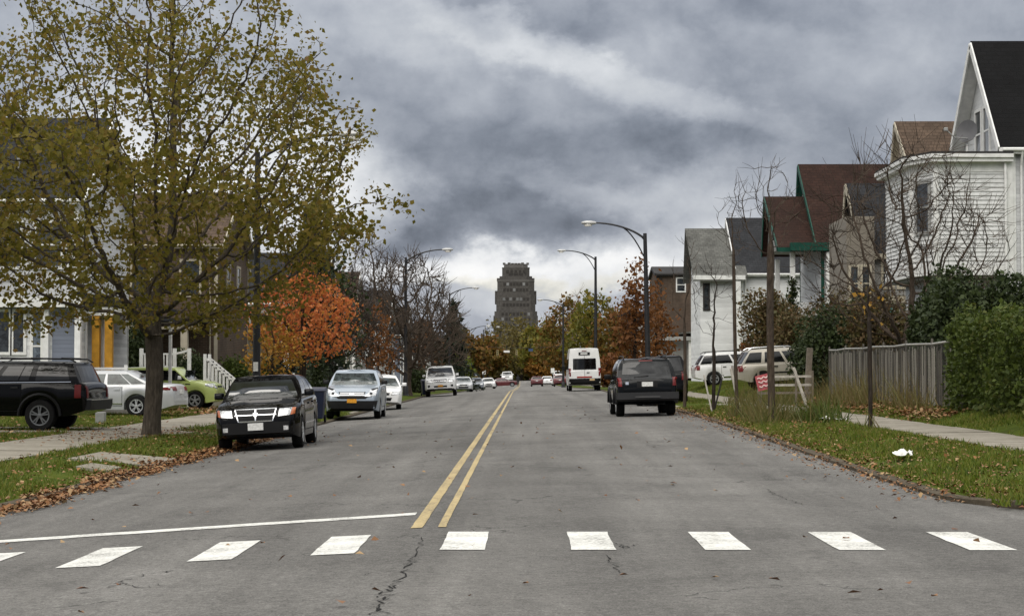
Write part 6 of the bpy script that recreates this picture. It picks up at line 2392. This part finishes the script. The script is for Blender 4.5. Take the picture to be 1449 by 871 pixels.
for sx_ in (-1, 1):
    MB().box(sx_ * hw * .99 - .8, sx_ * hw * .99 + .8, -hw * .5, hw * .5, tz(374.2), tz(372)).build('battlement', W_TOWL, cr)
    # corner buttresses break up the outline
    for hp, ya, yb in ((27.2, 430, 412), (29.2, 470, 447), (24.5, 398, 394)):
        MB().box(sx_ * hp * s_ - 1.0, sx_ * hp * s_ + .8, -hp * s_ * .55, hp * s_ * .55, tz(ya), tz(yb)).build('buttress', W_TOW, root)
me_w = None
rw = random.Random(5)
lit = {(403, 4), (411, 5), (418, 2), (418, 3), (418, 4), (424, 4), (440, 3)}
for py, hp in ((385, 19.3), (403, 26.0), (411, 26.0), (424, 27.5), (432, 27.5), (445, 30), (452, 30), (460, 30)):
    n = 5 if hp < 20 else 8
    for k in range(n):
        u = (-.62 + 1.24 * k / (n - 1)) * hp * s_ * .98
        lt = rw.random() < .16
        o = MB().box(u - .75, u + .75, -hp * s_ - .12, -hp * s_ + .3, tz(py) - .9, tz(py) + .9).build('window', G_TOW if lt else W_TOWD, root)
for k in (-1, 0, 1):
    MB().box(k * 7 * s_ - 1.3, k * 7 * s_ + 1.3, -19.3 * s_ - .14, -19.3 * s_ + .3, tz(390.5), tz(387)).build('arched_opening', W_TOWD, root)

# ------------------------------------------------------------------ chain-link fence with slats
def fence_pt(t):
    Y = 40.9 + (59.2 - 40.9) * t
    X = 9.72 + (PX(1174, 59.2) - 9.72) * t
    return Vector((X, Y, zland(9.8, Y)))


A, B = fence_pt(0), fence_pt(1)
root = thing('chain_link_fence', 'weathered chain-link fence filled with grey slats beside the right sidewalk', 'fence', A)
M_GALV = plain('galvanised_pipe', (.42, .41, .38), .5, .4, .2)
m, nt, b = newmat('weathered_slat')
g = nt.n.new('ShaderNodeNewGeometry')
f = nt.math('ADD', nt.math('MULTIPLY', g.outputs['Random Per Island'], .65), nt.math('MULTIPLY', nt.noise(nt.mapping(g.outputs['Position'], (4, 4, .8)), 2, 5), .45))
nt.link(nt.ramp(f, [(.25, (.028, .024, .019)), (.48, (.12, .107, .087)), (.72, (.36, .335, .285))]), b.inputs['Base Color'])
b.inputs['Roughness'].default_value = .85
m, nt, b = newmat('chain_link_wire')
p = nt.obj()
sep = nt.n.new('ShaderNodeSeparateXYZ')
nt.link(p, sep.inputs[0])
u, v = nt.math('ADD', sep.outputs[1], sep.outputs[2]), nt.math('SUBTRACT', sep.outputs[1], sep.outputs[2])
wa = nt.math('LESS_THAN', nt.math('FRACT', nt.math('DIVIDE', u, .075)), .14)
wb_ = nt.math('LESS_THAN', nt.math('FRACT', nt.math('DIVIDE', v, .075)), .14)
b.inputs['Base Color'].default_value = (.13, .125, .115, 1)
b.inputs['Metallic'].default_value = .4
nt.link(nt.math('MAXIMUM', wa, wb_), b.inputs['Alpha'])
HF = 1.50
M_OLDP = plain('rusty_post', (.11, .10, .085), .7, .2, .4)
Lf = (B - A).length
nrm = Vector((-(B - A).y, (B - A).x, 0)).normalized()
for k in range(7):
    q = fence_pt(k / 6) - A
    MB().tube([q + Vector((0, 0, -.3)), q + Vector((0, 0, HF + .05)), q + Vector((0, 0, HF + .10))], [.03, .03, .02], 8).build('post', M_OLDP, root, sharp=50)
MB().tube([fence_pt(k / 12) - A + Vector((0, 0, HF - .02 + .015 * math.sin(k * 2.1))) for k in range(13)], .028, 8).build('top_rail', M_GALV, root, sharp=50)
rr = random.Random(8)
mb = MB()
n = int(Lf / .082)
for k in range(n):
    if rr.random() < .28:
        continue
    q = fence_pt((k + .5) / n) - A
    d = (B - A).normalized()
    tp = HF - rr.uniform(.03, .20) - (rr.uniform(.2, .7) if rr.random() < .10 else 0)
    ln = rr.gauss(0, .035)
    a = q - d * .030 + nrm * .01
    c_ = q + d * .030 + nrm * .01
    up = Vector((0, 0, 1))
    a1, c1 = a + d * ln + up * tp, c_ + d * ln + up * tp
    e = nrm * .008
    mb.hexa([a - e, c_ - e, c_ + e, a + e, a1 - e, c1 - e, c1 + e, a1 + e])
mb.build('slat_panel', MATS['weathered_slat'], root, fix=False)
mb = MB()
for k in range(24):
    q0, q1 = fence_pt(k / 24) - A - nrm * .03 * 0 + Vector((-.02, 0, 0)), fence_pt((k + 1) / 24) - A + Vector((-.02, 0, 0))
    mb.add([q0, q1, q1 + Vector((0, 0, HF)), q0 + Vector((0, 0, HF))], [(0, 1, 2, 3)])
mb.build('wire_mesh', MATS['chain_link_wire'], root, fix=False)

# ------------------------------------------------------------------ stakes, rails, sign, bin, litter
M_STAKE = plain('bleached_wood', (.46, .43, .38), .8, var=.3, scale=6)
M_OLDW = plain('old_grey_wood', (.17, .145, .115), .85, var=.35, scale=6)


def stake(label, pxb, pyb, pxt, pyt, Y, w, mat, dx_=0):
    xb, zb = P(pxb, pyb, Y)
    xt, zt = P(pxt, pyt, Y)
    zb = zg(xb, Y) - .25
    o = MB().bar((0, 0, zb - zg(xb, Y)), (xt - xb, dx_, zt - zg(xb, Y)), w, w * .8).build('wooden_stake', mat, None, bevel=.008)
    o.location = (xb, Y, zg(xb, Y))
    tag(o, label, 'stake', 'leaning wooden stakes by the red sign')


stake('thin white stake leaning left beside the small V-shaped bare tree', 1010, 570, 996, 530, 53.5, .055, M_STAKE)
stake('pale stake leaning left between the white and tan vehicles', 1050, 567, 1034, 521, 53.0, .085, M_STAKE)
stake('thick bleached stake leaning left at the far right of the red sign', 1147, 568, 1123, 520, 55, .10, M_STAKE)
stake('dark stake leaning right behind the V-shaped bare tree', 1008, 568, 1022, 534, 55.5, .06, T_DARK)
stake('rough grey upright post near the end of the fence', 1141, 560, 1146, 492, 60, .22, M_OLDW)
Yr = 58
xr0, zr0 = P(1098, 540, Yr)
root = thing('rail_fence', 'low open rail fence between the young tree and the bleached stake', 'fence', (xr0, Yr, zg(xr0, Yr)))
zb = zg(xr0, Yr)
x1_ = PX(1150, Yr) - xr0
for py in (533, 545, 556):
    MB().bar((-.6, 0, PZ(py, Yr, 1120) - zb), (x1_, .1, PZ(py - 1, Yr, 1120) - zb), .045, .07).build('rail', M_STAKE if py < 550 else M_OLDW, root)
for xx in (-.55, x1_ * .55, x1_):
    MB().bar((xx, .04, -.3), (xx, .04, PZ(524, Yr, 1120) - zb), .06, .06).build('post', M_OLDW, root)
Ys_ = 48
xs, zs = P(1082, 540, Ys_)
zb = zg(xs, Ys_)
root = thing('yard_sign', 'tilted faded red sign with pale scrawl beside the young tree trunk', 'sign', (xs, Ys_, zb))
M_SGN = plain('faded_red_sign', (.42, .10, .11), .6, var=.25, scale=5)
tl = math.radians(14)
wS, hS = .36, .40
c0 = Vector((0, 0, zs - zb))
ux, uz = Vector((math.cos(tl), 0, math.sin(tl))), Vector((-math.sin(tl), 0, math.cos(tl)))
mb = MB()
cs = [c0 + ux * a * wS / 1 + uz * c_ * hS / 1 for a, c_ in ((-.6, -.5), (.6, -.5), (.6, .5), (-.6, .5))]
mb.hexa([q + Vector((0, .01, 0)) for q in cs] + [q - Vector((0, .01, 0)) for q in cs])
sg = mb.build('board', M_SGN, root)
M_SCR = plain('pale_sign_strokes', (.66, .48, .46), .6)
for k, (v0, amp) in enumerate(((.28, .05), (.02, .06), (-.26, .05))):
    pts = []
    for i in range(13):
        a = -.46 + .92 * i / 12
        q = c0 + ux * a * wS + uz * (v0 + amp * math.sin(i * 1.35 + k)) * hS - Vector((0, .012, 0))
        pts.append(q)
    MB().tube(pts, .022, 4).build('stroke', M_SCR, sg)
for a in (-.4, .4):
    q = c0 + ux * a * wS - uz * .5 * hS
    MB().bar((q.x + .1 * a, .02, -.2), q, .03, .03).build('leg', M_OLDW, root)

# blue wheeled bin by the crossover
Yb = 58.5
xb_, zb = PX(447, Yb), 0
zb = zg(xb_, Yb)
root = thing('wheeled_bin', 'dark blue wheeled bin between the black hatchback and the crossover', 'bin', (xb_, Yb, zb))
M_BIN = plain('blue_bin_plastic', (.006, .010, .032), .45, var=.2)
mb = MB()
mb.hexa([(-.24, -.27, .12), (.24, -.27, .12), (.24, .25, .12), (-.24, .25, .12), (-.31, -.36, 1.0), (.31, -.36, 1.0), (.31, .34, 1.0), (-.31, .34, 1.0)])
mb.build('tub', M_BIN, root, bevel=.03)
mb = MB()
mb.hexa([(-.34, -.40, 1.0), (.34, -.40, 1.0), (.34, .38, 1.02), (-.34, .38, 1.02), (-.30, -.34, 1.07), (.30, -.34, 1.07), (.30, .34, 1.12), (-.30, .34, 1.12)])
mb.build('lid', M_BIN, root, bevel=.015)
MB().tube([(-.3, .42, .98), (.3, .42, .98)], .02, 8).build('handle', M_BIN, root)
for sx_ in (-.27, .27):
    MB().lathe([(.12, -.03), (.13, 0), (.12, .03)], lambda a, c, hh, sx_=sx_: (sx_ + hh, .24 + a, .12 + c), 14).build('wheel', M_TYRE, root, sharp=40)
root2 = dup(root, (PX(603, 118), 118, zg(PX(603, 118), 118)), 0.2, 'far dark blue bin on the verge left of the tall white sport utility vehicle')
root['group'] = root2['group'] = 'wheeled bins on the left verge'
# cable box on the lawn behind the black vehicle
xk = PX(143, 52)
o = MB().box(-.13, .13, -.12, .12, -.1, .32).build('utility_box', T_GREY, None, bevel=.02)
o.location = (xk, 52, zg(xk, 52))
tag(o, 'small grey utility box on the lawn behind the black vehicle tail', 'utility box')


def paper(label, px, py, Y, w, h_, seed, hgt=.05):
    rr = random.Random(seed)
    X = PX(px, Y)
    n = 6
    V, Fc = [], []
    for j in range(n + 1):
        for i in range(n + 1):
            V.append(((i / n - .5) * w + rr.gauss(0, w * .04), (j / n - .5) * h_ + rr.gauss(0, h_ * .04), .09 + abs(rr.gauss(0, hgt))))
    for j in range(n):
        for i in range(n):
            k = j * (n + 1) + i
            Fc.append((k, k + 1, k + n + 2, k + n + 1))
    o = MB().add(V, Fc).build('crumpled_paper', M_NOTE, None, fix=False)
    o.location = (X, Y, zg(X, Y))
    o.rotation_euler = (0, 0, rr.uniform(-.4, .4))
    tag(o, label, 'litter', 'paper litter on the right verge')


def gland(px, py):
    lo, hi = 8.0, 200.0
    for _ in range(50):
        mid = (lo + hi) / 2
        X, Z = P(px, py, mid)
        if Z > zg(X, mid):
            lo = mid
        else:
            hi = mid
    return lo


paper('crumpled white paper on the grass near the right kerb', 1277, 650, gland(1277, 652), .28, .6, 3, .04)
paper('flat white paper beside the sidewalk below the fence, nearer one', 1181, 597, gland(1181, 598), .44, .9, 4, .02)
paper('smaller white paper just beyond the flat white one', 1174, 591, gland(1174, 592), .26, .9, 5, .03)

# ------------------------------------------------------------------ far junction: signals, signs, walker
Yj = 292
M_SIG = plain('signal_yellow', (.34, .28, .14), .5)
M_SIGB = plain('signal_black', (.02, .02, .02), .5)
xl_, xr_ = -9.0, 7.5
zj = drop(Yj)
zw = PZ(493, Yj, 720)
root = thing('signal_wire', 'span wire with posts across the far junction', 'signal wire', (0, Yj, zj))
for xx in (xl_, xr_):
    MB().tube([(xx, 0, -.1), (xx, 0, zw - zj + .8)], [.14, .09], 8).build('post', M_POLE, root, sharp=50)
MB().tube([(xl_ + (xr_ - xl_) * t / 10, 0, zw - zj + .6 - .5 * math.sin(math.pi * t / 10)) for t in range(11)], .025, 5).build('wire', M_POLE, root)
for px, lab in ((704, 'left hanging traffic signal over the far junction'), (731, 'right hanging traffic signal over the far junction')):
    X = PX(px, Yj)
    rt = thing('traffic_signal', lab, 'traffic signal', (X, Yj, PZ(499, Yj, px)), group='traffic signals over the far junction')
    MB().box(-.16, .16, -.13, .13, -.45, .45).build('housing', M_SIG, rt, bevel=.03)
    for k in range(3):
        MB().lathe([(.10, -.15), (.10, -.135)], lambda a, c, hh, k=k: (a, hh, .28 - .28 * k + c), 12).build('lamp', M_SIGB, rt)
    MB().bar((0, 0, .5), (0, 0, 1.2), .05).build('hanger', M_SIGB, rt)


def flat_sign(name, label, px, py, Y, w, h_, mat, pole=True):
    X, Z = P(px, py, Y)
    z0 = zg(X, Y)
    rt = thing(name, label, 'sign', (X, Y, z0))
    MB().box(-w / 2, w / 2, -.02, .02, Z - z0 - h_ / 2, Z - z0 + h_ / 2).build('board', mat, rt, bevel=.008)
    MB().bar((0, .06, -.1 if pole else Z - z0), (0, .06, Z - z0 + (h_ / 2 if pole else 1.0)), .07).build('pole', M_POLE, rt)
    return rt


flat_sign('hanging_sign', 'white sign hanging between the two traffic signals', 717, 497, Yj, .95, .32, T_WHITE, False)
flat_sign('hanging_sign', 'blue sign right of the traffic signals', 751, 495, Yj, .7, .4, plain('blue_sign', (.05, .08, .16), .5), False)
flat_sign('road_sign', 'white road sign above the far red cars', 782, 524, 282, .55, .75, T_WHITE)
flat_sign('road_sign', 'small white sign at the far left kerb behind the parked row', 685, 526, 262, .5, .6, T_WHITE)


def skin_person(root, joints, edges, name, mat):
    me = bpy.data.meshes.new(name)
    me.from_pydata([j[0] for j in joints], edges, [])
    o = bpy.data.objects.new(name, me)
    COL.objects.link(o)
    o.parent = root
    me.materials.append(mat)
    sm = o.modifiers.new('skin', 'SKIN')
    for i, j in enumerate(joints):
        me.skin_vertices[0].data[i].radius = (j[1], j[1] * (j[2] if len(j) > 2 else 1))
    me.skin_vertices[0].data[0].use_root = True
    sm.use_smooth_shade = True
    o.modifiers.new('sub', 'SUBSURF').levels = 1
    return o


Yp = 276
xp = PX(733, Yp)
root = thing('person', 'person in dark clothes standing at the far crossing beside the red car', 'person', (xp, Yp, zg(xp, Yp)))
J = [((0, 0, .95), .15, .8), ((0, 0, 1.2), .15, .75), ((0, 0, 1.42), .17, .7), ((0, 0, 1.52), .065), ((0, -.02, 1.66), .10), ((0, -.02, 1.74), .075),
     ((.2, 0, 1.40), .065), ((.26, .02, 1.14), .05), ((.25, -.06, .90), .042), ((-.2, 0, 1.40), .065), ((-.26, .02, 1.14), .05), ((-.25, -.06, .90), .042),
     ((.10, 0, .88), .095), ((.11, -.06, .48), .07), ((.11, .04, .08), .05), ((.11, -.12, .04), .045), ((-.10, 0, .88), .095), ((-.11, .08, .48), .07), ((-.11, .14, .08), .05), ((-.11, .0, .04), .045)]
E = [(0, 1), (1, 2), (2, 3), (3, 4), (4, 5), (2, 6), (6, 7), (7, 8), (2, 9), (9, 10), (10, 11), (0, 12), (12, 13), (13, 14), (14, 15), (0, 16), (16, 17), (17, 18), (18, 19)]
skin_person(root, J, E, 'body', plain('dark_clothes', (.02, .02, .024), .8))
